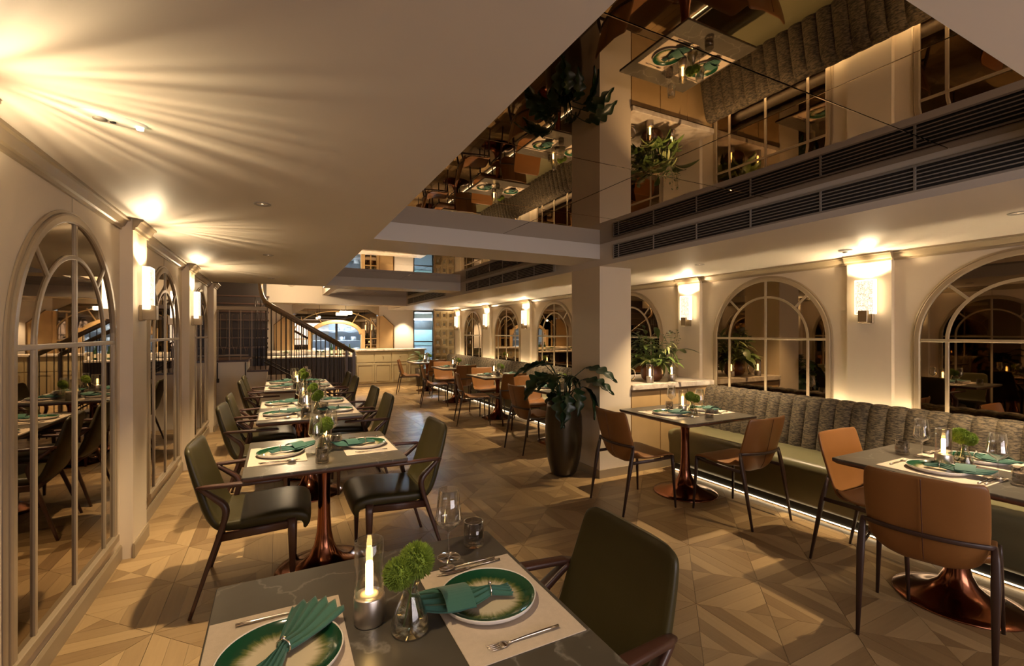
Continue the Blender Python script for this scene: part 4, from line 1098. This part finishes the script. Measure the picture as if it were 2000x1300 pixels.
# ------------------------------------------------------------------ big potted plant beside the column
t = thing('potted_plant', 'tall dark bronze planter with split-leaf plant beside the column', 'potted plant', (2.715, 4.13, 0))
pot = MB().lathe([(0.0, 0.0), (0.105, 0.0), (0.135, 0.03), (0.172, 0.16), (0.192, 0.32), (0.198, 0.48), (0.192, 0.62), (0.176, 0.72), (0.168, 0.765), (0.156, 0.765), (0.160, 0.72), (0.0, 0.70)], 48)
pot.v = [(x * (1 + 0.03 * math.cos(3 * math.atan2(y, x) + 0.9) * (1 if z < 0.72 else 0)), y * (1 + 0.03 * math.cos(3 * math.atan2(y, x) + 0.9) * (1 if z < 0.72 else 0)), z) for x, y, z in pot.v]
obj('planter', pot, 'pot_bronze', t)
obj('soil', MB().lathe([(0.158, 0.722), (0.08, 0.735), (0.0, 0.74)], 24), 'soil', t)
lob = leafm(0.34, 0.13, 0.85, 4.0, 0.10, 26).mesh('leaf'); lob.materials.append(MATS['leaf_dark'])
lob2 = leafm(0.30, 0.11, 1.5, 4.0, 0.12, 26).mesh('leaf'); lob2.materials.append(MATS['leaf_dark'])
rnd = random.Random(21)
for k in range(22):
    a = k * 2.399 + rnd.uniform(-.3, .3)
    h = 0.74 + [0.30, 0.42, 0.20, 0.12, 0.34, 0.08, 0.26, 0.16][k % 8]; r = [0.16, 0.14, 0.22, 0.22, 0.20, 0.20, 0.12, 0.24][k % 8]
    near = math.cos(a) > 0.45 and math.sin(a) > -0.72
    if near: r *= 0.5
    p = Vector((r * math.cos(a), r * math.sin(a), h))
    st = obj('stalk', MB().sweep([(0.04 * math.cos(a), 0.04 * math.sin(a), 0.72), (p.x * 0.5, p.y * 0.5, 0.74 + (h - 0.74) * 0.7), p], [0.007, 0.006, 0.0045], up=(0.2, 0.3, 1), n=6), 'leaf_dark', t)
    o = obj('leaf', lob if h > 0.98 else lob2, None, st, p, (rnd.uniform(-.4, .4), [0.0, -0.25, 0.3, 0.75, 0.1, 0.9, 0.1, 0.6][k % 8], a + rnd.uniform(-.3, .3)))
    sc = rnd.uniform(0.72, 1.0); o.scale = (sc * (0.5 if near else 1), sc * (0.6 if near else 1), sc)
for a, h, L in ((-1.12, 1.14, 0.26), (-1.18, 1.02, 0.24), (2.4, 1.16, 0.20), (-2.9, 0.98, 0.26)):
    p = Vector((L * math.cos(a), L * math.sin(a), h))
    st = obj('stalk', MB().sweep([(0.03 * math.cos(a), 0.03 * math.sin(a), 0.72), (p.x * 0.4, p.y * 0.4, 0.74 + (h - 0.74) * 0.7), p], [0.007, 0.006, 0.0045], up=(0.2, 0.3, 1), n=6), 'leaf_dark', t)
    obj('leaf', lob, None, st, p, (0.25, -0.1, a))

# ------------------------------------------------------------------ staircase at the end of the left row
YS, YE = 8.75, 9.85
st = thing('staircase', 'cream and dark wood staircase rising left behind the left row', 'staircase')
H = 0.177; G = 0.29; XL = -0.45
wm = MB()
obj('landing_block', MB().box(-1.55, XL, YS + 0.02, YE, 0, 6 * H - 0.035), 'white_paint', st)
obj('landing_board', MB().bbox(-1.58, XL + 0.02, YS - 0.015, YE, 6 * H - 0.035, 6 * H, 0.004), 'stair_tread', st)
for k in range(5):
    z = (5 - k) * H; x0 = XL + k * G
    obj('step_block', MB().box(x0, x0 + G, YS + 0.02, YE, 0, z - 0.03), 'white_paint', st)
    obj('tread', MB().bbox(x0, x0 + G + 0.02, YS - 0.015, YE + 0.01, z - 0.03, z, 0.004), 'stair_tread', st)
for k in range(7):   # upper flight, going away from the camera
    z = (6 + k + 1) * H; y0 = YE + k * 0.25
    obj('upper_riser', MB().box(-1.55, -0.18, y0, y0 + 0.02, z - H, z - 0.03), 'dark_wood', st)
    obj('upper_tread', MB().bbox(-1.55, -0.16, y0 - 0.02, y0 + 0.26, z - 0.03, z, 0.004), 'stair_tread', st)
obj('upper_side', MB().box(-1.55, -0.20, YE + 0.03, YE + 1.87, 0, 6 * H - 0.04), 'dark_wood', st)
obj('stairwell_panel', MB().box(-1.55, -0.22, YE + 1.88, YE + 1.93, 0, 2.98), 'dark_wood', st)
def zline(x): return 1.13 + 0.05 + (1.20 - x) * 0.61         # handrail height of the lower flight
def railing(yr, label):
    r = thing('stair_railing', label, 'railing')
    lo = [(1.24, yr, zline(1.24)), (0.6, yr, zline(0.6)), (0.0, yr, zline(0.0))]
    up = resample([(0.0, yr, zline(0.0)), (-0.09, yr + 0.02, zline(-0.09)), (-0.19, yr + 0.07, 2.045), (-0.25, yr + 0.16, 2.18), (-0.275, yr + 0.34, 2.36), (-0.28, yr + 0.6, 2.60), (-0.28, yr + 1.0, 2.95)], 24)
    obj('handrail', MB().sweep(lo + up[1:], (0.028, 0.032), up=(0, 0.0, 1), n=12, ex=3), 'handrail_wood', r)
    obj('newel_post', MB().box(1.215, 1.265, yr - 0.025, yr + 0.025, 0.0, zline(1.24) + 0.01), 'handrail_wood', r)
    for k in range(20):
        x = 1.15 - k * 0.078
        n_ = max(0, min(5, math.floor((XL + 5 * G - x) / G + 1)))
        zb = n_ * H
        obj('baluster', MB().sweep([(x, yr, zb), (x, yr, zline(x) - 0.02)], 0.0065, up=(1, 0, 0), n=6), 'iron', r)
        if k % 5 == 2:
            obj('baluster_knot', MB().lathe([(0.0065, -0.03), (0.014, -0.012), (0.014, 0.012), (0.0065, 0.03)], 10, x, yr, zb + 0.42), 'iron', r)
    obj('bottom_rail', MB().sweep([(1.24, yr, 0.08 + H * 0.3), (-0.20, yr, 0.08 + H * 0.3 + 1.44 * 0.61)], (0.008, 0.012), n=6, ex=4), 'iron', r)
    return r
railing(YS + 0.05, 'curving wooden handrail with iron balusters on the front of the stairs')
railing(YE - 0.05, 'rear handrail with iron balusters, seen through the front one')
r = thing('landing_railing', 'iron railing with wooden top rail guarding the stair landing', 'railing')
zt = 1.925; zb = 6 * H
obj('top_rail', MB().bbox(-0.90, -0.16, YS + 0.02, YS + 0.08, zt - 0.05, zt + 0.012, 0.006), 'trim_taupe', r)
obj('bottom_rail', MB().box(-0.90, XL + 0.02, YS + 0.035, YS + 0.055, zb + 0.06, zb + 0.085), 'iron_lit', r)
for x in (-0.86, -0.70, -0.54, -0.38): obj('post', MB().box(x - 0.008, x + 0.008, YS + 0.04, YS + 0.056, zb if x < XL else zb - H, zt - 0.05), 'iron_lit', r)
for x in (-0.78, -0.62, -0.46):
    for s in (-1, 1):
        obj('baluster', MB().sweep([(x + s * 0.012, YS + 0.045, zb + 0.08), (x + s * 0.012, YS + 0.045, zb + 0.16), (x + s * 0.045, YS + 0.045, zb + 0.24), (x + s * 0.045, YS + 0.045, zt - 0.12), (x + s * 0.012, YS + 0.045, zt - 0.12)], 0.005, up=(0, 1, 0), n=6), 'iron_lit', r)
for k, x in enumerate((-0.86, -0.47)):
    b = thing('rail_anchor', ('left' if k == 0 else 'right') + ' dark iron anchor post on the white stair wall', 'bracket', (x, YS + 0.02, 0))
    obj('rod', MB().box(-0.008, 0.008, -0.028, -0.010, 0.76, 1.02), 'iron', b)
    obj('foot', MB().bbox(-0.024, 0.024, -0.034, 0.0, 0.70, 0.765, 0.004), 'iron', b)

# ------------------------------------------------------------------ far wall, bar and kitchen
struct('wall_far', MB().box(-1.6, 0.30, YF, YF + 0.15, 0, 2.4).box(3.13, 3.72, YF, YF + 0.15, 0, 2.34).box(4.36, 5.3, YF, YF + 0.15, 0, 2.34).box(3.72, 4.36, YF, YF + 0.15, 2.18, 2.34).box(0.30, 3.13, YF, YF + 0.15, 0, 1.0).box(0.30, 3.13, YF, YF + 0.15, 2.26, 2.4).box(0.30, 0.36, YF, YF + 0.15, 1.0, 2.26).box(2.68, 3.13, YF, YF + 0.15, 1.0, 2.26), 'white_paint', 'cream far wall with bar arch and doorway', 'wall')
struct('wall_passage', MB().box(RW, 5.3, 12.95, 13.05, 0, 2.34).box(5.2, 5.3, 13.0, 16.5, 0, 2.34), 'wall_paint', 'wall closing the passage behind the lattice', 'wall')
bb = thing('back_bar', 'oak back bar with arched dark panes around the kitchen opening', 'bar', (0, YF, 0))
arcs = lambda cx, R, zc_, a, b, n: [(cx + R * math.cos(a + (b - a) * k / n), zc_ + R * math.sin(a + (b - a) * k / n)) for k in range(n + 1)]
CX = 1.52
def ellarc(a, b, z0, h0, h1, th0, th1, n):    # elliptical arc points
    return [(CX + (a) * math.cos(th0 + (th1 - th0) * k / n), z0 + b * math.sin(th0 + (th1 - th0) * k / n)) for k in range(n + 1)]
E1 = lambda t0, t1, n=24: ellarc(0.66, 0.36, 1.46, 0, 0, t0, t1, n)      # kitchen opening
E2 = lambda t0, t1, n=24: ellarc(1.12, 0.62, 1.50, 0, 0, t0, t1, n)      # mullion arch
for s in (1, -1):
    A = (lambda a: a) if s > 0 else (lambda a: PI - a)
    ar = E1(A(0), A(PI / 2), 12)
    obj('dark_pane', MB().prism(ar + [(CX, 2.26), (CX + s * 0.765, 2.26), (CX + s * 0.765, 1.46)], 'y', 0.02, 0.03), 'bronze_mirror', bb)
    obj('side_pane', MB().prism([(CX + s * 0.76, 1.02), (CX + s * 1.10, 1.02), (CX + s * 1.10, 2.26), (CX + s * 0.76, 2.26)], 'y', 0.02, 0.03), 'bronze_mirror', bb)
    obj('jamb', MB().box(CX + s * 0.66, CX + s * 0.76, -0.05, 0.12, 1.02, 1.62) if s > 0 else MB().box(CX - 0.76, CX - 0.66, -0.05, 0.12, 1.02, 1.62), 'oak', bb)
    obj('outer_jamb', MB().box(min(CX + s*1.10, CX + s*1.16), max(CX + s*1.10, CX + s*1.16), -0.05, 0.05, 1.02, 2.0), 'oak', bb)
    obj('glazing_bar', MB().box(CX + s*0.93 - 0.012, CX + s*0.93 + 0.012, -0.03, 0.02, 1.02, 1.95), 'oak', bb)
    obj('crossbar', MB().box(min(CX + s*0.76, CX + s*1.1), max(CX + s*0.76, CX + s*1.1), -0.03, 0.02, 1.32, 1.345), 'oak', bb)
    obj('strut', MB().sweep([(CX + s * 0.40, -0.01, 1.76), (CX + s * 0.58, -0.01, 2.08)], (0.014, 0.014), up=(0, 1, 0), n=6, ex=4), 'oak', bb)
    obj('side_panel', MB().prism([(CX + s*1.17, 1.02), (CX + s*1.60, 1.02), (CX + s*1.60, 1.72), (CX + s*1.30, 2.0), (CX + s*1.17, 2.0)], 'y', -0.03, 0.0), 'oak', bb)
    obj('panel_edge', MB().sweep([(CX + s*1.60, -0.035, 1.02), (CX + s*1.60, -0.035, 1.72), (CX + s*1.28, -0.035, 2.02)], (0.012, 0.018), up=(0, 1, 0), n=6, ex=4), 'oak_dark', bb)
obj('kitchen_arch', MB().sweep([(x_, 0.0, z_) for x_, z_ in E1(PI, 0)], (0.055, 0.03), up=(0, 1, 0), n=8, ex=4), 'oak', bb)
obj('mullion_arch', MB().sweep([(x_, -0.01, z_) for x_, z_ in E2(PI, 0)], (0.014, 0.014), up=(0, 1, 0), n=6, ex=4), 'oak', bb)
obj('header', MB().prism([(CX - 1.16, 2.0), (CX - 0.85, 2.18), (CX + 0.85, 2.18), (CX + 1.16, 2.0), (CX + 1.16, 2.34), (CX - 1.16, 2.34)], 'y', -0.05, -0.005), 'trim_taupe', bb)
bc = thing('bar_counter', 'khaki panelled bar counter with pale stone top at the far end', 'bar counter', (0, 13.25, 0))
obj('carcass', MB().box(1.92, 3.86, 0.0, 0.5, 0.0, 1.0), 'counter_paint', bc)
for k in range(4):
    x0 = 1.94 + k * 0.48
    obj('drawer_front', MB().bbox(x0, x0 + 0.465, -0.016, 0.0, 0.68, 0.97, 0.003), 'counter_paint', bc)
    if k in (1, 2):
        obj('drawer_knob', MB().lathe([(0.0, 0.0), (0.014, 0.006), (0.012, 0.016), (0.0, 0.02)], 10), 'bracket', bc, (x0 + 0.232, -0.018, 0.84), (PI / 2, 0, 0))
    d = obj('door_panel', MB().bbox(x0, x0 + 0.465, -0.016, 0.0, 0.10, 0.66, 0.003), 'counter_paint', bc)
    obj('inset', MB().box(x0 + 0.05, x0 + 0.415, -0.024, -0.016, 0.15, 0.155).box(x0 + 0.05, x0 + 0.415, -0.024, -0.016, 0.60, 0.605).box(x0 + 0.05, x0 + 0.055, -0.024, -0.016, 0.15, 0.605).box(x0 + 0.41, x0 + 0.415, -0.024, -0.016, 0.15, 0.605), 'trim_taupe', d)
obj('plinth', MB().box(1.92, 3.86, -0.008, 0.0, 0.0, 0.08), 'trim_taupe', bc)
obj('stone_top', MB().bbox(1.905, 3.90, -0.05, 0.55, 1.0, 1.045, 0.004), 'white_stone', bc)
b2 = thing('service_bar', 'dark slatted bar front with pale top behind the stair railing', 'bar counter', (0, 13.0, 0))
obj('carcass', MB().box(-0.9, 1.88, 0.03, 0.5, 0.0, 0.86), 'dark_wood', b2)
for k in range(46):
    obj('slat', MB().box(-0.88 + k * 0.06, -0.88 + k * 0.06 + 0.035, 0.0, 0.03, 0.02, 0.84), 'dark_wood', b2)
obj('stone_top', MB().bbox(-0.92, 1.90, -0.04, 0.5, 0.86, 0.90, 0.004), 'white_stone', b2)
obj('rear_ledge', MB().bbox(-0.92, 1.90, 0.5, 0.9, 0.98, 1.03, 0.004), 'white_stone', b2)
# bottles and lantern on the bar
def make_bottle(mat):
    t = thing('bottle', '', 'bottle')
    obj('glass_body', MB().lathe([(0.0, 0.0), (0.035, 0.0), (0.037, 0.01), (0.037, 0.17), (0.030, 0.20), (0.014, 0.225), (0.013, 0.29), (0.016, 0.292), (0.016, 0.305), (0.0, 0.305)], 16), mat, t)
    obj('paper_label', MB().lathe([(0.0376, 0.05), (0.0376, 0.13)], 16), 'cream_wax', t)
    return t
pb = [Proto(lambda: make_bottle('bottle_green')), Proto(lambda: make_bottle('bottle_amber'))]
for k, (x, y, z) in enumerate(((1.30, 13.30, 0.90), (1.42, 13.36, 0.90), (1.52, 13.28, 0.90), (1.63, 13.38, 0.90), (1.76, 13.30, 0.90))):
    pb[k % 2]((x, y, z), 0, ['first', 'second', 'third', 'fourth', 'fifth'][k] + ' bottle from the left on the slatted bar', 'bar bottles')
t = thing('lantern', 'small pale lantern glowing at the end of the bar', 'lantern', (1.80, 12.99 + 0.05, 0.90))
obj('candle', MB().lathe([(0.0, 0.02), (0.025, 0.02), (0.025, 0.09), (0.0, 0.095)], 16), 'candle_glow', t).data.materials[0] = MATS['downlight_glow']
obj('glass', MB().box(-0.045, 0.045, -0.045, 0.045, 0.016, 0.16), 'lamp_glass', t)
obj('lantern_frame', MB().box(-0.055, 0.055, -0.055, 0.055, 0, 0.015).box(-0.055, 0.055, -0.055, 0.055, 0.16, 0.18).box(-0.055, -0.045, -0.055, -0.045, 0, 0.16).box(0.045, 0.055, -0.055, -0.045, 0, 0.16).box(-0.055, -0.045, 0.045, 0.055, 0, 0.16).box(0.045, 0.055, 0.045, 0.055, 0, 0.16), 'cream_wax', t)
for k, (x, y) in enumerate(((0.2, 13.3), (0.95, 13.35), (1.08, 13.25))):
    t = thing('herb_pot', ['left', 'middle', 'right'][k] + ' small leafy pot on the slatted bar behind the balusters', 'potted plant', (x, y, 0.90))
    obj('pot', MB().lathe([(0.0, 0.0), (0.04, 0.0), (0.055, 0.09), (0.05, 0.09), (0.0, 0.08)], 16), 'white_plastic', t)
    for q in range(9):
        o = obj('leaf', lms[0], None, t, (0, 0, 0.085), (0, -0.5 - 0.1 * (q % 4), q * 0.7)); o.scale = (0.7, 0.7, 0.7)

# kitchen beyond the arch
struct('wall_kitchen', MB().box(-0.2, 3.3, 16.4, 16.5, 0, 2.4).box(-0.3, -0.2, YF + 0.15, 16.5, 0, 2.4).box(3.3, 3.4, YF + 0.15, 16.5, 0, 2.4), 'kitchen_tile', 'pale tiled kitchen walls beyond the bar arch', 'wall')
kt = thing('kitchen_range', 'stainless kitchen shelving with pans beyond the bar arch', 'kitchen unit', (0.4, 15.6, 0))
obj('worktop', MB().box(0, 2.6, 0.0, 0.7, 0.84, 0.90), 'stainless', kt)
obj('cabinet', MB().box(0.02, 2.58, 0.05, 0.7, 0.0, 0.84), 'stainless', kt)
for z in (1.24, 1.56): obj('shelf', MB().box(0, 2.6, 0.35, 0.7, z, z + 0.025), 'stainless', kt)
for x in (0.0, 1.28, 2.56): obj('upright', MB().box(x, x + 0.04, 0.35, 0.39, 0.90, 1.9), 'stainless', kt)
obj('extractor_hood', MB().prism([(0.1, 2.0), (1.2, 2.0), (1.05, 2.3), (0.25, 2.3)], 'y', 0.1, 0.7), 'stainless', kt)
obj('centre_post', MB().box(1.10, 1.16, -1.35, -1.29, 0.0, 1.84), 'black', kt)
obj('fridge_door', MB().box(0.5, 1.1, 0.66, 0.72, 1.27, 1.85), 'white_plastic', kt)
kp = random.Random(4)
def make_pan():
    t = thing('saucepan', '', 'pan')
    obj('pan_body', MB().lathe([(0.0, 0.0), (0.085, 0.0), (0.09, 0.01), (0.09, 0.12), (0.086, 0.12), (0.084, 0.012), (0.0, 0.012)], 16), 'stainless', t)
    obj('handle', MB().sweep([(0.09, 0, 0.1), (0.22, 0, 0.115)], (0.010, 0.005), n=6), 'black', t)
    return t
pan = Proto(make_pan)
q = 0
for z, zl in ((0.90, 'worktop'), (1.265, 'lower shelf'), (1.585, 'upper shelf')):
    for k in range(6):
        x = 0.62 + k * 0.42 + kp.uniform(-.05, .05)
        if z > 1.2 and 0.9 < x < 1.5: continue
        pan((x, 16.15 if z > 1 else 15.9, z), kp.uniform(0, 6), f"{['first', 'second', 'third', 'fourth', 'fifth', 'sixth'][k]} steel pan along the kitchen {zl}", 'kitchen pans'); q += 1
t = thing('kitchen_light', 'cool white strip light in the kitchen', 'strip light', (1.5, 15.3, 2.28))
obj('housing', MB().box(-0.65, 0.65, -0.06, 0.06, 0.0, 0.04), 'white_plastic', t)
obj('tube', MB().box(-0.62, 0.62, -0.045, 0.045, -0.03, 0.0), 'tube_cool', t)
t = thing('bar_lamp', 'bright white block lamp hanging before the bar arch', 'pendant lamp', (1.70, 13.55, 2.02))
obj('glowing_block', MB().bbox(-0.16, 0.16, -0.05, 0.05, 0.0, 0.085, 0.006), 'tube_warm', t)
obj('rod', MB().box(-0.006, 0.006, -0.006, 0.006, 0.085, 0.32), 'iron', t)
t = thing('bar_lamp', 'small round glowing lamp left of the block lamp', 'pendant lamp', (1.02, 13.6, 1.93))
obj('globe', MB().lathe([(0.035 * math.sin(PI*k/8), -0.035 * math.cos(PI*k/8)) for k in range(9)], 16), 'tube_warm', t)
obj('rod', MB().box(-0.005, 0.005, -0.005, 0.005, 0.03, 0.41), 'iron', t)

# far doorway: glazed door and passage
struct('wall_blue', MB().box(3.42, 5.2, 16.4, 16.5, 0, 2.4), 'blue_wall', 'blue wall at the end of the passage', 'wall')
pn = struct('door_1', MB().box(3.72, 3.75, YF - 0.01, YF + 0.05, 0, 2.18).box(4.33, 4.36, YF - 0.01, YF + 0.05, 0, 2.18).box(3.75, 4.33, YF - 0.01, YF + 0.05, 2.15, 2.18).box(3.75, 4.33, YF - 0.01, YF + 0.05, 1.22, 1.25).box(3.75, 4.33, YF - 0.01, YF + 0.05, 0, 0.06), 'iron', 'glazed blue-lit door at the far right', 'door')
obj('glass_pane', MB().box(3.75, 4.33, YF + 0.015, YF + 0.022, 0.06, 1.22), 'door_glass', pn)
obj('glass_pane', MB().box(3.75, 4.33, YF + 0.015, YF + 0.022, 1.25, 2.15), 'door_glass', pn)
t = thing('wall_panel', 'teal panel on the blue wall beyond the far door', 'panel', (4.5, 16.38, 0))
obj('board', MB().box(-0.75, 0.75, 0, 0.015, 1.05, 1.62), 'teal_wall', t)
obj('dark_fascia', MB().box(-0.75, 0.75, -0.01, 0.015, 1.62, 1.95), 'black', t)
t = thing('passage_light', 'cool white strip light beyond the far door', 'strip light', (4.4, 15.9, 1.95))
obj('tube', MB().box(-0.6, 0.6, -0.05, 0.05, 0, 0.05), 'tube_cool', t)
obj('tray', MB().box(-0.65, 0.65, -0.07, 0.07, 0.05, 0.22), 'white_plastic', t)

# lattice screen of hollow blocks
ls = thing('lattice_screen', 'tan lattice screen of square hollow blocks beside the far door', 'screen', (4.06, 12.88, 0))
cw, chh = 0.196, 0.262
cb = MB()
def ringbox(w_, h_, fw, fh, y0, y1):
    cb.box(0, w_, y0, y1, 0, fh).box(0, w_, y0, y1, h_ - fh, h_).box(0, fw, y0, y1, fh, h_ - fh).box(w_ - fw, w_, y0, y1, fh, h_ - fh)
ringbox(cw - 0.004, chh - 0.004, 0.022, 0.022, 0.0, 0.06)
x0, z0 = 0.022, 0.022; x1, z1 = cw - 0.026, chh - 0.026
a0, b0, a1, b1 = 0.062, 0.085, cw - 0.066, chh - 0.089
o_ = [(x0, 0.01, z0), (x1, 0.01, z0), (x1, 0.01, z1), (x0, 0.01, z1)]; i_ = [(a0, 0.045, b0), (a1, 0.045, b0), (a1, 0.045, b1), (a0, 0.045, b1)]
cb.add(o_ + i_, [(k, (k+1) % 4, 4 + (k+1) % 4, 4 + k) for k in range(4)])
cme = cb.mesh('block'); cme.materials.append(MATS['lattice'])
for i in range(3):
    for j in range(8): obj('block', cme, None, ls, (i * cw, 0, 0.05 + j * chh))
obj('plinth', MB().box(0, 3 * cw, 0, 0.06, 0, 0.05), 'lattice', ls)
obj('side_post', MB().box(-0.03, 0, -0.005, 0.065, 0, ZR), 'oak_dark', ls)

# plant in front of the far door
t = thing('potted_plant', 'broad-leaved green plant in front of the far blue door', 'potted plant', (3.62, 12.80, 0))
obj('planter', MB().lathe([(0.0, 0.0), (0.13, 0.0), (0.17, 0.5), (0.15, 0.5), (0.0, 0.46)], 24), 'pot_bronze', t)
rnd = random.Random(9)
fm = leafm(0.42, 0.10, 0.8, 0, 0.1, 10).mesh('leaf'); fm.materials.append(MATS['leaf_mid'])
for k in range(14):
    a = k * 2.4; h = 0.6 + 0.05 * (k % 7)
    s_ = obj('stalk', MB().sweep([(0, 0, 0.45), (0.08 * math.cos(a), 0.08 * math.sin(a), h)], 0.006, up=(0.2, 0.3, 1), n=5), 'stem', t)
    o = obj('leaf', fm, None, s_, (0.08 * math.cos(a), 0.08 * math.sin(a), h), (0, -0.75 + 0.1 * (k % 5), a)); o.scale = (0.85, 0.85, 0.85)

# extra lamps of the bar end
def mini(loc, power, label, size=70, col=WARM):
    t = thing('downlight', label, 'downlight', loc, 0, GD)
    obj('trim_ring', MB().lathe([(0.030, 0.012), (0.030, -0.002), (0.046, -0.004), (0.048, 0.0), (0.046, 0.004)], 24), 'grille_paint', t)
    obj('bulb', MB().lathe([(0.0, -0.0005), (0.03, 0.001)], 16), 'downlight_glow', t)
    spot('downlight_beam', t, (0, 0, -0.012), power, math.radians(size), 0.6, col, 0.03)
mini((3.40, 13.70, 2.19), 70, 'downlight washing the white wall beside the far door', 80, (1.0, 0.78, 0.52))
mini((2.3, 12.8, 2.34), 130, 'downlight above the panelled bar counter', 100)
mini((0.6, 12.8, 2.34), 130, 'downlight above the slatted bar', 100)
mini((1.55, 13.6, 2.34), 110, 'downlight in front of the arched back bar', 110)
t = thing('added_stair_lamp', 'added unseen globe light in the stairwell, brightening the cream beam', 'pendant lamp', (0.25, 10.3, 2.52))  # added light, hidden above the stairs, to brighten the beam before the bar
obj('globe', MB().lathe([(0.09 * math.sin(PI*k/12), -0.09 * math.cos(PI*k/12)) for k in range(13)], 20), 'lamp_glass', t)
obj('rod', MB().box(-0.006, 0.006, -0.006, 0.006, 0.088, 0.48), 'iron', t)
l = bpy.data.lights.new('added_stair_bulb', 'POINT'); l.energy = 42; l.color = WARM; l.shadow_soft_size = 0.05
o = bpy.data.objects.new('added_stair_bulb', l); COL.objects.link(o); o.parent = t
